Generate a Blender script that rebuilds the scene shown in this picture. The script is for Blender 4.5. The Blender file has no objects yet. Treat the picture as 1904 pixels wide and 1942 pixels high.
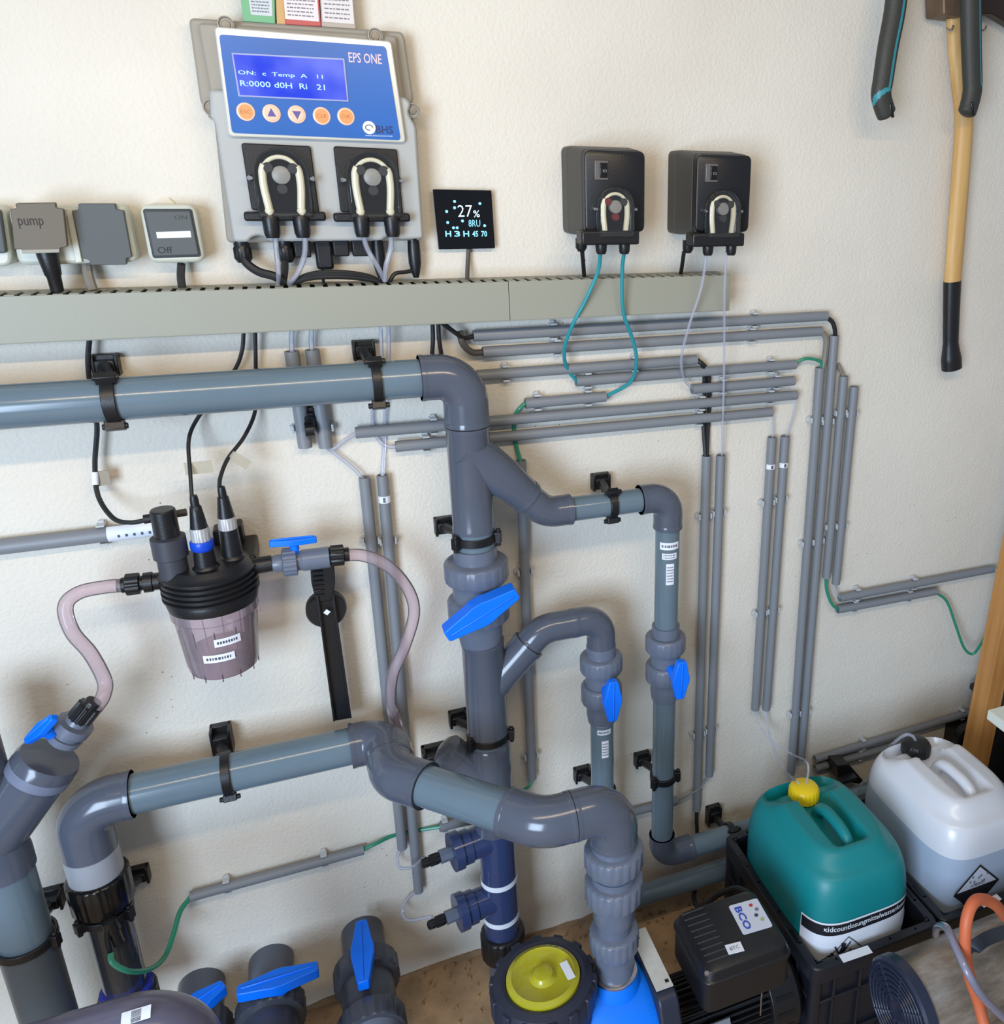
import bpy, bmesh, math, random
from mathutils import Vector, Matrix
random.seed(4)
C = bpy.context.scene.collection
PI = math.pi

# ---------------------------------------------------------------- camera
YAW, PITCH, ROLL = 0.4055144, -0.33890068, 0.01681465
FPX, CX, CY = 1613.18, 1260.0, 910.0
CAM = Vector((0.0, -1.40, 1.55))          # wall plane y = 0, floor z = 0
fw = Vector((math.sin(YAW)*math.cos(PITCH), math.cos(YAW)*math.cos(PITCH), math.sin(PITCH)))
rt0 = Vector((math.cos(YAW), -math.sin(YAW), 0)); up0 = rt0.cross(fw)
rt = rt0*math.cos(ROLL) + up0*math.sin(ROLL); up = -rt0*math.sin(ROLL) + up0*math.cos(ROLL)
cd = bpy.data.cameras.new('camera'); cam = bpy.data.objects.new('camera', cd); C.objects.link(cam)
m = Matrix((rt, up, -fw)).transposed().to_4x4(); m.translation = CAM; cam.matrix_world = m
cd.sensor_fit = 'HORIZONTAL'; cd.sensor_width = 36; cd.lens = FPX/1904*36
cd.shift_x = (952-CX)/1904; cd.shift_y = (CY-971)/1904; cd.clip_start = .02
bpy.context.scene.camera = cam

# ---------------------------------------------------------------- light
sc = bpy.context.scene
w = bpy.data.worlds.new('world'); sc.world = w; w.use_nodes = True
w.node_tree.nodes['Background'].inputs[0].default_value = (.70, .82, 1, 1)
w.node_tree.nodes['Background'].inputs[1].default_value = .40
sc.view_settings.view_transform = 'Standard'; sc.view_settings.look = 'None'
sc.view_settings.gamma = 1; sc.view_settings.exposure = -0.06
def area(name, loc, target, sx, sy, power, col):
    l = bpy.data.lights.new(name, 'AREA'); l.shape = 'RECTANGLE'; l.size = sx; l.size_y = sy
    l.energy = power; l.color = col
    o = bpy.data.objects.new(name, l); C.objects.link(o); o.location = loc
    d = (Vector(target)-Vector(loc)).normalized()
    o.rotation_euler = d.to_track_quat('-Z', 'Y').to_euler()
    return o
# twin fluorescent tubes hanging along the wall, just above and in front of the photographer
area('tube_lamp_front', (.1, -1.13, 1.96), (.1, 0, .9), 1.5, .022, 5.4, (1, .78, .50))
area('tube_lamp_rear', (.1, -1.19, 1.98), (.1, 0, .9), 1.5, .022, 5.4, (1, .78, .50))
# daylight from a window behind on the left
area('window_daylight', (-1.35, -2.4, 1.25), (.9, 0, .5), 1.0, 1.3, 88, (.62, .78, 1))

# ---------------------------------------------------------------- helpers
def V(u, v, off=0.0):                      # photo pixel -> point standing `off` metres out from the wall
    d = rt*(u-CX) - up*(v-CY) + fw*FPX
    return CAM + d*((1.40-off)/d.y)
def Z(u, v, z):                            # photo pixel -> point at height z
    d = rt*(u-CX) - up*(v-CY) + fw*FPX
    return CAM + d*((z-CAM.z)/d.z)
def s2l(c): return tuple(((x/255)/12.92 if x/255 < .04045 else ((x/255+.055)/1.055)**2.4) for x in c)
MATS = {}
def mat(name, rgb, rough=.5, metal=0, spec=.5, bump=0, bscale=200, var=0, vscale=8, coat=0, emit=None, es=0, alpha=None):
    if name in MATS: return MATS[name]
    m = bpy.data.materials.new(name); m.use_nodes = True; nt = m.node_tree; b = nt.nodes['Principled BSDF']
    c = s2l(rgb)+(1,)
    b.inputs['Base Color'].default_value = c; b.inputs['Roughness'].default_value = rough
    b.inputs['Metallic'].default_value = metal; b.inputs['Specular IOR Level'].default_value = spec
    b.inputs['Coat Weight'].default_value = coat
    if emit: b.inputs['Emission Color'].default_value = s2l(emit)+(1,); b.inputs['Emission Strength'].default_value = es
    tc = nt.nodes.new('ShaderNodeTexCoord')
    if var:
        n = nt.nodes.new('ShaderNodeTexNoise'); n.inputs['Scale'].default_value = vscale; n.inputs['Detail'].default_value = 5
        nt.links.new(tc.outputs['Object'], n.inputs['Vector'])
        r = nt.nodes.new('ShaderNodeValToRGB'); nt.links.new(n.outputs['Fac'], r.inputs[0])
        r.color_ramp.elements[0].position = .3; r.color_ramp.elements[1].position = .7
        r.color_ramp.elements[0].color = tuple(x*(1-var) for x in c[:3])+(1,)
        r.color_ramp.elements[1].color = tuple(min(1, x*(1+var)) for x in c[:3])+(1,)
        nt.links.new(r.outputs[0], b.inputs['Base Color'])
    if bump:
        n = nt.nodes.new('ShaderNodeTexNoise'); n.inputs['Scale'].default_value = bscale; n.inputs['Detail'].default_value = 3
        nt.links.new(tc.outputs['Object'], n.inputs['Vector'])
        bp = nt.nodes.new('ShaderNodeBump'); bp.inputs['Strength'].default_value = bump; bp.inputs['Distance'].default_value = .002
        nt.links.new(n.outputs['Fac'], bp.inputs['Height']); nt.links.new(bp.outputs[0], b.inputs['Normal'])
    MATS[name] = m; return m
def clear_mat(name, tint, opacity=.25, rough=.08, body=(255, 255, 255), ior=1.45):
    """see-through plastic: tinted transparency, some diffuse body, glossy skin"""
    m = bpy.data.materials.new(name); m.use_nodes = True; nt = m.node_tree; nt.nodes.clear()
    out = nt.nodes.new('ShaderNodeOutputMaterial'); t = nt.nodes.new('ShaderNodeBsdfTransparent'); t.inputs[0].default_value = s2l(tint)+(1,)
    d = nt.nodes.new('ShaderNodeBsdfPrincipled'); d.inputs['Base Color'].default_value = s2l(body)+(1,); d.inputs['Roughness'].default_value = .35
    g = nt.nodes.new('ShaderNodeBsdfGlossy'); g.inputs['Roughness'].default_value = rough; g.inputs[0].default_value = (1, 1, 1, 1)
    mx = nt.nodes.new('ShaderNodeMixShader'); mx.inputs[0].default_value = opacity
    nt.links.new(t.outputs[0], mx.inputs[1]); nt.links.new(d.outputs[0], mx.inputs[2])
    fr = nt.nodes.new('ShaderNodeFresnel'); fr.inputs[0].default_value = ior
    mx2 = nt.nodes.new('ShaderNodeMixShader'); nt.links.new(fr.outputs[0], mx2.inputs[0])
    nt.links.new(mx.outputs[0], mx2.inputs[1]); nt.links.new(g.outputs[0], mx2.inputs[2]); nt.links.new(mx2.outputs[0], out.inputs[0])
    MATS[name] = m; return m

pipe_m = mat('pvc_pipe', (100, 117, 128), .17, var=.05, vscale=12)
fit_m = mat('pvc_fitting', (82, 88, 101), .17, var=.05, vscale=14)
fit2_m = mat('pvc_fitting_blue', (52, 64, 100), .17, var=.05, vscale=14)
val_m = mat('pvc_valve', (100, 108, 124), .33, var=.08, vscale=30)
cond_m = mat('conduit_grey', (126, 130, 135), .45, var=.03)
blk = mat('black_plastic', (22, 22, 25), .38, bump=.1, bscale=400)
blk2 = mat('black_satin', (14, 14, 16), .22)
rub = mat('black_rubber', (26, 26, 28), .55)
blue = mat('blue_handle', (0, 116, 250), .35, spec=.4, var=.04, vscale=30)
whitep = mat('white_plastic', (222, 224, 216), .4)
paper = mat('white_label', (228, 232, 240), .5)
ink = mat('label_ink', (70, 74, 90), .6)
inkb = mat('black_ink', (18, 18, 26), .6)
clipm = clear_mat('clip_plastic', (235, 238, 240), .6, .2, (230, 233, 235))
hose_m = clear_mat('clear_hose', (236, 226, 230), .24, .06, (222, 208, 214), ior=1.2)
thin_m = clear_mat('clear_thin_tube', (238, 240, 246), .32, .1, (210, 212, 224), ior=1.15)
teal_m = mat('teal_tube', (38, 142, 152), .3)
green_m = mat('green_tube', (44, 138, 108), .35)
trunk_m = mat('trunking_grey', (150, 150, 136), .5, bump=.05)
steel = mat('steel', (190, 190, 195), .25, metal=1)

def label_as(o, label, cat, group=None, kind=None):
    if label: o['label'] = label
    if cat: o['category'] = cat
    if group: o['group'] = group
    if kind: o['kind'] = kind
    return o
def thing(name, loc, label, cat, group=None):
    o = bpy.data.objects.new(name, None); C.objects.link(o); o.location = loc; o.empty_display_size = .02
    return label_as(o, label, cat, group)

def world_loc(o):
    l = Vector(o.location)
    while o.parent: o = o.parent; l += Vector(o.location)
    return l

def frame(d):
    d = d.normalized(); a = Vector((0, 0, 1)) if abs(d.z) < .9 else Vector((1, 0, 0))
    x = d.cross(a).normalized(); y = d.cross(x).normalized()
    return x, y
class MB:
    def __init__(s): s.v = []; s.f = []; s.mi = []; s.cur = 0
    def add(s, vs, fs):
        n = len(s.v); s.v += [Vector(p) for p in vs]; s.f += [tuple(i+n for i in f) for f in fs]; s.mi += [s.cur]*len(fs)
    def tube(s, pts, r, n=16, caps=True):
        pts = [Vector(p) for p in pts]; k = len(pts); rs = r if isinstance(r, (list, tuple)) else [r]*k
        tg = []
        for i in range(k):
            a = pts[max(i-1, 0)]; b = pts[min(i+1, k-1)]; tg.append((b-a).normalized())
        x, y = frame(tg[0]); vs = []; fs = []
        for i in range(k):
            if i:
                x = (x - tg[i]*x.dot(tg[i])).normalized()
            y = tg[i].cross(x)
            # mitre widening on sharp bends is avoided by dense sampling
            for j in range(n):
                a = 2*PI*j/n; vs.append(pts[i] + (x*math.cos(a)+y*math.sin(a))*rs[i])
        for i in range(k-1):
            for j in range(n):
                j2 = (j+1) % n; fs.append((i*n+j, i*n+j2, (i+1)*n+j2, (i+1)*n+j))
        if caps: fs.append(tuple(range(n-1, -1, -1))); fs.append(tuple((k-1)*n+j for j in range(n)))
        s.add(vs, fs); return s
    def lathe(s, p, d, prof, n=40, rib=None, caps=True):
        """prof: list of (t, r[, ribbed]) along direction d from p"""
        p = Vector(p); d = Vector(d).normalized(); x, y = frame(d); vs = []; fs = []
        for q in prof:
            t, r = q[0], q[1]; rb = rib if (len(q) > 2 and q[2] and rib) else None
            for j in range(n):
                a = 2*PI*j/n; rr = max(r, 1e-5)
                if rb: rr *= 1 - rb[1]*(1 if (j*rb[0]/n) % 1 < .26 else 0)
                vs.append(p + d*t + (x*math.cos(a)+y*math.sin(a))*rr)
        k = len(prof)
        for i in range(k-1):
            for j in range(n):
                j2 = (j+1) % n; fs.append((i*n+j, (i+1)*n+j, (i+1)*n+j2, i*n+j2))
        if caps: fs.append(tuple(range(n))); fs.append(tuple((k-1)*n+j for j in range(n-1, -1, -1)))
        s.add(vs, fs); return s
    def prism(s, pts, ext, scale=1.0):
        pts = [Vector(p) for p in pts]; ext = Vector(ext); n = len(pts); c = sum(pts, Vector())/n
        back = [c + (p-c)*scale + ext for p in pts]
        fs = [tuple(range(n)), tuple(range(2*n-1, n-1, -1))] + [(i, n+i, n+(i+1) % n, (i+1) % n) for i in range(n)]
        s.add(pts+back, fs); return s
    def box(s, c, sx, sy, sz, rz=0, axes=None):
        c = Vector(c)
        X, Y, W = axes if axes else (Vector((math.cos(rz), math.sin(rz), 0)), Vector((-math.sin(rz), math.cos(rz), 0)), Vector((0, 0, 1)))
        vs = [c + X*(sx/2*i) + Y*(sy/2*j) + W*(sz/2*k) for i in (-1, 1) for j in (-1, 1) for k in (-1, 1)]
        s.add(vs, [(0, 1, 3, 2), (4, 6, 7, 5), (0, 4, 5, 1), (2, 3, 7, 6), (0, 2, 6, 4), (1, 5, 7, 3)]); return s
    def loft(s, rings, caps=True):
        n = len(rings[0]); vs = [p for r in rings for p in r]; fs = []
        for i in range(len(rings)-1):
            for j in range(n):
                j2 = (j+1) % n; fs.append((i*n+j, i*n+j2, (i+1)*n+j2, (i+1)*n+j))
        if caps: fs.append(tuple(range(n-1, -1, -1))); fs.append(tuple((len(rings)-1)*n+j for j in range(n)))
        s.add(vs, fs); return s
def obj(name, mb, m, parent=None, bevel=0, angle=35, seg=2):
    me = bpy.data.meshes.new(name)
    if parent is not None: base = world_loc(parent)
    else:
        xs = [p.x for p in mb.v]; ys = [p.y for p in mb.v]; zs = [p.z for p in mb.v]
        base = Vector(((min(xs)+max(xs))/2, (min(ys)+max(ys))/2, min(zs)))
    me.from_pydata([p-base for p in mb.v], [], mb.f)
    ms = m if isinstance(m, (list, tuple)) else [m]
    for q in ms: me.materials.append(q)
    if len(ms) > 1: me.polygons.foreach_set('material_index', mb.mi)
    bm = bmesh.new(); bm.from_mesh(me); bmesh.ops.recalc_face_normals(bm, faces=bm.faces); bm.to_mesh(me); bm.free()
    me.polygons.foreach_set('use_smooth', [True]*len(me.polygons)); me.set_sharp_from_angle(angle=math.radians(angle))
    o = bpy.data.objects.new(name, me); C.objects.link(o)
    if parent is not None: o.parent = parent
    else: o.location = base
    if bevel:
        b = o.modifiers.new('bevel', 'BEVEL'); b.width = bevel; b.segments = seg; b.limit_method = 'ANGLE'; b.angle_limit = math.radians(40)
        b.harden_normals = False
    return o
def cr(pts, n=8):
    """catmull-rom through points"""
    pts = [Vector(p) for p in pts]; P = [pts[0]*2-pts[1]]+pts+[pts[-1]*2-pts[-2]]; out = []
    for i in range(1, len(P)-2):
        for k in range(n):
            t = k/n; a, b, c, d = P[i-1], P[i], P[i+1], P[i+2]
            out.append(.5*((2*b)+(c-a)*t+(2*a-5*b+4*c-d)*t*t+(3*b-a-3*c+d)*t**3))
    out.append(pts[-1]); return out
def bend(a, c, b, rad, n=14):
    a, c, b = Vector(a), Vector(c), Vector(b)
    u = (a-c).normalized(); v = (b-c).normalized(); ang = u.angle(v)
    t = min(rad/math.tan(ang/2), (a-c).length*.98, (b-c).length*.98); rad = t*math.tan(ang/2)
    bis = (u+v).normalized(); o = c + bis*(rad/math.sin(ang/2))
    s0 = c+u*t-o; s1 = c+v*t-o; tot = s0.angle(s1); out = [a]
    for i in range(n+1):
        k = i/n; out.append(o + (s0*math.sin((1-k)*tot)+s1*math.sin(k*tot))/math.sin(tot))
    return out+[b]
def rounded(pts, r, n=5):
    """round the corners of a planar polygon"""
    out = []; pts = [Vector(p) for p in pts]; k = len(pts)
    for i in range(k):
        a, c, b = pts[i-1], pts[i], pts[(i+1) % k]; rr = r[i] if isinstance(r, (list, tuple)) else r
        rr = min(rr, (a-c).length*.48, (b-c).length*.48)
        if rr <= 1e-5: out.append(c); continue
        p0 = c+(a-c).normalized()*rr; p1 = c+(b-c).normalized()*rr
        for j in range(n+1):
            t = j/n; out.append(p0*(1-t)**2 + c*2*t*(1-t) + p1*t*t)
    return out
def plate(name, uv, off1, off0, m, parent=None, r=0, bevel=0, scale=1.0):
    """a flat body on the wall whose front outline (pixels, at depth off1) is extruded back to off0"""
    pts = [V(u, v, off1) for u, v in uv]
    if r: pts = rounded(pts, r)
    return obj(name, MB().prism(pts, (0, off1-off0, 0), scale), m, parent, bevel)
def circ(c, nrm, r, n=24):
    x, y = frame(Vector(nrm)); return [Vector(c)+x*(math.cos(2*PI*i/n)*r)+y*(math.sin(2*PI*i/n)*r) for i in range(n)]
FONTC = {}
def text(name, body, m, parent, pos, xd, yd, width=None, size=.01, height=None, bold=.0, lift=.0):
    """real letters as thin raised mesh; pos = lower-left corner, xd/yd = writing and up directions"""
    cu = bpy.data.curves.new('t', 'FONT'); cu.body = body; cu.size = 1; cu.offset = bold; cu.extrude = .0; cu.resolution_u = 2
    to = bpy.data.objects.new('t', cu); C.objects.link(to)
    dg = bpy.context.evaluated_depsgraph_get(); me = bpy.data.meshes.new_from_object(to.evaluated_get(dg))
    vs = [v.co.copy() for v in me.vertices]; fs = [tuple(p.vertices) for p in me.polygons]
    bpy.data.objects.remove(to); bpy.data.curves.remove(cu); bpy.data.meshes.remove(me)
    if not vs: return None
    x0 = min(v.x for v in vs); x1 = max(v.x for v in vs); y0 = min(v.y for v in vs); y1 = max(v.y for v in vs)
    sx = (width/(x1-x0)) if width else size; sy = (height/(y1-y0)) if height else sx
    xd = Vector(xd).normalized(); yd = Vector(yd).normalized(); nd = xd.cross(yd)
    mb = MB(); mb.add([Vector(pos)+xd*((v.x-x0)*sx)+yd*((v.y-y0)*sy)+nd*lift for v in vs], fs)
    return obj(name, mb, m, parent)
Xd = Vector((1, 0, 0)); Yd = Vector((0, 1, 0)); Zd = Vector((0, 0, 1)); OUT = Vector((0, -1, 0))

def cable(name, pts, r, m, label, cat='cable', group=None, parent=None, n=8, extra=None):
    """pts: (u, v, off) triples"""
    P3 = [V(*p) if not isinstance(p, Vector) else p for p in pts]
    mb = MB().tube(cr(P3, 8) if len(P3) > 2 else P3, r, n)
    if parent is not None: return obj(name, mb, m, parent)
    o = obj(name, mb, m); label_as(o, label, cat, group); return o

# ---------------------------------------------------------------- room
def wall_material():
    m = bpy.data.materials.new('plaster'); m.use_nodes = True; nt = m.node_tree; b = nt.nodes['Principled BSDF']
    b.inputs['Roughness'].default_value = .85; b.inputs['Specular IOR Level'].default_value = .2
    tc = nt.nodes.new('ShaderNodeTexCoord')
    n = nt.nodes.new('ShaderNodeTexNoise'); n.inputs['Scale'].default_value = 2.3; n.inputs['Detail'].default_value = 6
    nt.links.new(tc.outputs['Object'], n.inputs['Vector'])
    r = nt.nodes.new('ShaderNodeValToRGB'); nt.links.new(n.outputs['Fac'], r.inputs[0])
    r.color_ramp.elements[0].position = .35; r.color_ramp.elements[0].color = s2l((216, 209, 196))+(1,)
    r.color_ramp.elements[1].position = .65; r.color_ramp.elements[1].color = s2l((227, 221, 208))+(1,)
    # rare small pits
    vo = nt.nodes.new('ShaderNodeTexVoronoi'); vo.inputs['Scale'].default_value = 42; nt.links.new(tc.outputs['Object'], vo.inputs['Vector'])
    n2 = nt.nodes.new('ShaderNodeTexNoise'); n2.inputs['Scale'].default_value = 3.1; nt.links.new(tc.outputs['Object'], n2.inputs['Vector'])
    c1 = nt.nodes.new('ShaderNodeMath'); c1.operation = 'LESS_THAN'; c1.inputs[1].default_value = .055; nt.links.new(vo.outputs['Distance'], c1.inputs[0])
    c2 = nt.nodes.new('ShaderNodeMath'); c2.operation = 'GREATER_THAN'; c2.inputs[1].default_value = .6; nt.links.new(n2.outputs['Fac'], c2.inputs[0])
    c3 = nt.nodes.new('ShaderNodeMath'); c3.operation = 'MULTIPLY'; nt.links.new(c1.outputs[0], c3.inputs[0]); nt.links.new(c2.outputs[0], c3.inputs[1])
    mx = nt.nodes.new('ShaderNodeMix'); mx.data_type = 'RGBA'; nt.links.new(c3.outputs[0], mx.inputs[0]); nt.links.new(r.outputs[0], mx.inputs[6]); mx.inputs[7].default_value = s2l((150, 135, 115))+(1,)
    nt.links.new(mx.outputs[2], b.inputs['Base Color'])
    nb = nt.nodes.new('ShaderNodeTexNoise'); nb.inputs['Scale'].default_value = 170; nb.inputs['Detail'].default_value = 6; nb.inputs['Roughness'].default_value = .6
    nt.links.new(tc.outputs['Object'], nb.inputs['Vector'])
    nc = nt.nodes.new('ShaderNodeTexNoise'); nc.inputs['Scale'].default_value = 14; nc.inputs['Detail'].default_value = 3; nt.links.new(tc.outputs['Object'], nc.inputs['Vector'])
    ad = nt.nodes.new('ShaderNodeMath'); ad.operation = 'MULTIPLY_ADD'; ad.inputs[1].default_value = .9
    nt.links.new(nc.outputs['Fac'], ad.inputs[0]); nt.links.new(nb.outputs['Fac'], ad.inputs[2])
    bp = nt.nodes.new('ShaderNodeBump'); bp.inputs['Strength'].default_value = .45; bp.inputs['Distance'].default_value = .004
    nt.links.new(ad.outputs[0], bp.inputs['Height']); nt.links.new(bp.outputs[0], b.inputs['Normal'])
    return m
wall = obj('wall_back', MB().box((.9, .06, 1.3), 5.4, .12, 2.6), wall_material()); wall['kind'] = 'structure'
floor_m = mat('floor_concrete', (168, 138, 104), .8, bump=.5, bscale=60, var=.28, vscale=16)
fl = obj('floor', MB().box((.9, -1.4, -.05), 5.4, 3.2, .1), floor_m); fl['kind'] = 'structure'
# rough mortar strip where the plaster stops above the floor
mb = MB(); pts = []
N = 70
for i in range(N+1):
    x = -.6+2.3*i/N; pts.append(Vector((x, -.004, .006+.009*random.random())))
mb.prism([Vector((-.6, -.004, 0))]+pts+[Vector((1.7, -.004, 0))], (0, .012, 0))
tr = obj('trim_1', mb, mat('mortar', (150, 122, 92), .9, bump=.5, bscale=90, var=.2, vscale=40)); tr['kind'] = 'structure'

# crumbs of mortar and sand along the foot of the wall
mb = MB(); rg_ = random.Random(7)
for i in range(420):
    x = rg_.uniform(-.45, .75); y = -abs(rg_.gauss(.03, .10)) ; r = rg_.uniform(.0012, .0055)*(1.4 if rg_.random() < .06 else .8)
    vs_ = [Vector((x, y, r*.4))+Vector((math.cos(a)*math.cos(b)*r*rg_.uniform(.7, 1.2), math.sin(a)*math.cos(b)*r*rg_.uniform(.7, 1.2), math.sin(b)*r*rg_.uniform(.6, 1))) for b in (-.7, .5) for a in (0, 1.26, 2.5, 3.8, 5)]
    mb.add(vs_+[Vector((x, y, r*1.3))], [(0, 1, 6, 5), (1, 2, 7, 6), (2, 3, 8, 7), (3, 4, 9, 8), (4, 0, 5, 9), (4, 3, 2, 1, 0), (5, 6, 10), (6, 7, 10), (7, 8, 10), (8, 9, 10), (9, 5, 10)])
o = obj('rubble', mb, mat('rubble_tan', (150, 118, 82), .9, var=.35, vscale=60)); label_as(o, 'tan crumbs of mortar and sand strewn on the floor along the wall', 'rubble', None, 'stuff')

# ---------------------------------------------------------------- cable trunking
zt, zb = V(700, 541, .06).z, V(700, 622, .06).z
zt = 1.55-.153; zb = 1.55-.213; xr = V(1384, 550, .06).x; xl = -.75
t = thing('cable_trunking', (.3, 0, zb), 'long grey slotted cable trunking running across the wall below the boxes', 'cable trunking')
xs = V(965, 560, .06).x
for a, b in ((xl, xs-.0004), (xs+.0004, xr)):
    mb = MB(); mb.box(((a+b)/2, -.0605, (zt+zb)/2), b-a, .003, zt-zb)
    mb.box(((a+b)/2, -.057, zb), b-a, .009, .002)
    obj('cover', mb, trunk_m, t, .0006)
mb = MB(); mb.box(((xl+xr)/2, -.002, (zt+zb)/2), xr-xl, .004, zt-zb)
obj('back_plate', mb, trunk_m, t)
for zz in (zt, zb+.002):
    mb = MB(); mb.box(((xl+xr)/2, -.012, zz), xr-xl, .02, .0018)
    x = xl
    while x < xr-.004:
        mb.box((x+.0055, -.040, zz), .0110, .040, .0018); x += .0176
    obj('slotted_side', mb, trunk_m, t)
# solid black block added inside, standing in for the shade behind the slots
obj('dark_core', MB().box(((xl+xr)/2, -.028, (zt+zb)/2-.004), xr-xl-.01, .044, .026), mat('void_black', (4, 4, 5), .9), t, .004)

# ---------------------------------------------------------------- conduits on the wall
CG = 'grey conduits clipped to the wall'
def clip_at(parent, a, b, t, r):
    p = a.lerp(b, t); d = (b-a).normalized(); n = Vector((0, -1, 0)); s = d.cross(n).normalized()
    mb = MB(); ax = (d, s, n)
    mb.box(Vector((p.x, -.0025, p.z)), .012, r*2+.010, .004, axes=ax)
    for k in (-1, 1):
        mb.box(Vector((p.x, 0, p.z))+s*(k*(r+.003))+n*.010, .011, .0032, .017, axes=ax)
        mb.box(Vector((p.x, 0, p.z))+s*(k*(r+.0055))+n*.004, .008, .005, .006, axes=ax)
    obj('clip', mb, clipm, parent, .0006)
def conduit(u0, v0, u1, v1, label, clips=(), r=.0092, off=.0135, stickers=(), m=None):
    a, b = V(u0, v0, off), V(u1, v1, off); d = (b-a).normalized()
    t = thing('conduit', (a+b)/2 if abs(d.z) < .5 else (a if a.z < b.z else b), label, 'conduit', CG)
    L = (b-a).length
    mb = MB(); mb.lathe(a, d, [(0, r*.8), (0, r), (L, r), (L, r*.8), (L-.02, r*.78)], 20, caps=False)
    mb.lathe(a, d, [(0, r*.8), (.02, r*.78)], 20, caps=False)
    obj('tube', mb, m or cond_m, t)
    mb = MB(); mb.tube([a+d*.012, b-d*.012], r*.79, 12); obj('dark_core', mb, rub, t)
    for c in clips: clip_at(t, a, b, c, r)
    for (s, l) in stickers:
        x, y = frame(d); mb = MB(); pr = []
        p = a.lerp(b, s); n = -Yd; sd = d.cross(n)
        ring = [[p + (n*math.cos(q)+sd*math.sin(q))*(r+.0004)+d*e for q in [i*.28 for i in range(-5, 6)]] for e in (-l/2, l/2)]
        k = len(ring[0]); mb.add(ring[0]+ring[1], [(i, i+1, k+i+1, k+i) for i in range(k-1)])
        obj('sticker', mb, paper, t)
        mb = MB()
        for e in range(-2, 3): mb.box(p+n*(r+.0006)+d*(e*l/7)+sd*.001, .0012 if l < .03 else .003, .004, .0004, axes=(d, sd, n))
        obj('sticker_print', mb, ink, t)
    return t
conduit(897, 637, 1567, 599, 'topmost long horizontal grey conduit, just under the trunking', (.2, .77))
conduit(915, 668, 1557, 628, 'second long horizontal grey conduit below the trunking', (.195, .77))
conduit(905, 712, 1320, 682, 'third horizontal conduit down, running out from behind the big elbow', (.12, .7))
conduit(1092, 723, 1508, 691, 'horizontal conduit with a teal tube entering its left end', (.05, .88))
conduit(1312, 738, 1505, 722, 'short horizontal conduit crossed by the clear tube of the right dosing pump', (.3, .83))
conduit(996, 765, 1148, 752, 'shortest horizontal conduit, between the loops of the two teal tubes', (.15, .78))
conduit(674, 821, 1510, 749, 'long horizontal conduit starting left of the column, second from bottom', (.15, .75, .93))
conduit(750, 847, 1463, 781, 'lowest long horizontal conduit passing behind the column', (.07, .78))
conduit(691, 905, 763, 1608, 'left vertical conduit of the pair behind the clear hose', (.15, ))
conduit(725, 901, 794, 1690, 'right vertical conduit of the pair behind the clear hose, with white sticker', (.135,), stickers=((.047, .012),))
conduit(988, 873, 1009, 1476, 'lone vertical conduit right of the thick column', (.32, .92))
conduit(1340, 864, 1321, 1535, 'vertical conduit with black cables entering its top', (.15, .76))
conduit(1367, 863, 1345, 1470, 'vertical conduit that receives the straight clear tube from the pump', (.16, .84))
conduit(1464, 829, 1432, 1345, 'left conduit of the short stickered vertical pair above the yellow cap', (.22, .62), stickers=((.095, .01),))
conduit(1489, 827, 1453, 1345, 'right conduit of the short stickered vertical pair above the yellow cap', (.21, .61), stickers=((.093, .01),))
conduit(1555, 697, 1500, 1467, 'leftmost of the four tall vertical conduits at the right corner', (.11, .39, .83))
conduit(1582, 636, 1519, 1440, 'tallest vertical conduit reaching up to the topmost horizontal one', (.175, .44, .87))
conduit(1600, 713, 1567, 1095, 'third of the four vertical conduits at the corner, green tube at its foot', (.17, .73))
conduit(1620, 733, 1585, 1107, 'rightmost and shortest of the four vertical conduits at the corner', (.13, .69))
conduit(553, 666, 579, 848, 'left stub of the short vertical conduit pair behind the top pipe', (.8,), r=.0105)
conduit(592, 663, 618, 848, 'right stub of the short vertical conduit pair behind the top pipe', (.8,), r=.0105)
conduit(-40, 1042, 302, 1001, 'horizontal conduit with white sticker ending at the water cell', (.67,), r=.0115, stickers=((.86, .07),))
conduit(361, 1700, 690, 1611, 'sloping-looking conduit with green tubes at both ends, low on the wall', (.2, .76))
conduit(833, 1569, 905, 1552, 'short conduit stub just left of the dark blue column tee', (.15,))
conduit(1165, 1548, 1283, 1519, 'short conduit stub crossing behind the two risers', ())
conduit(1592, 1134, 1882, 1079, 'upper conduit of the horizontal pair near the wooden post', (.11, .47))
conduit(1588, 1156, 1775, 1121, 'lower shorter conduit of the horizontal pair near the wooden post', (.17, .72))
conduit(1545, 1440, 1836, 1352, 'upper long conduit running right behind the white canister', (.3, .96))
conduit(1545, 1457, 1712, 1409, 'lower conduit ending behind the white canister cap', (.5,))

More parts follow.
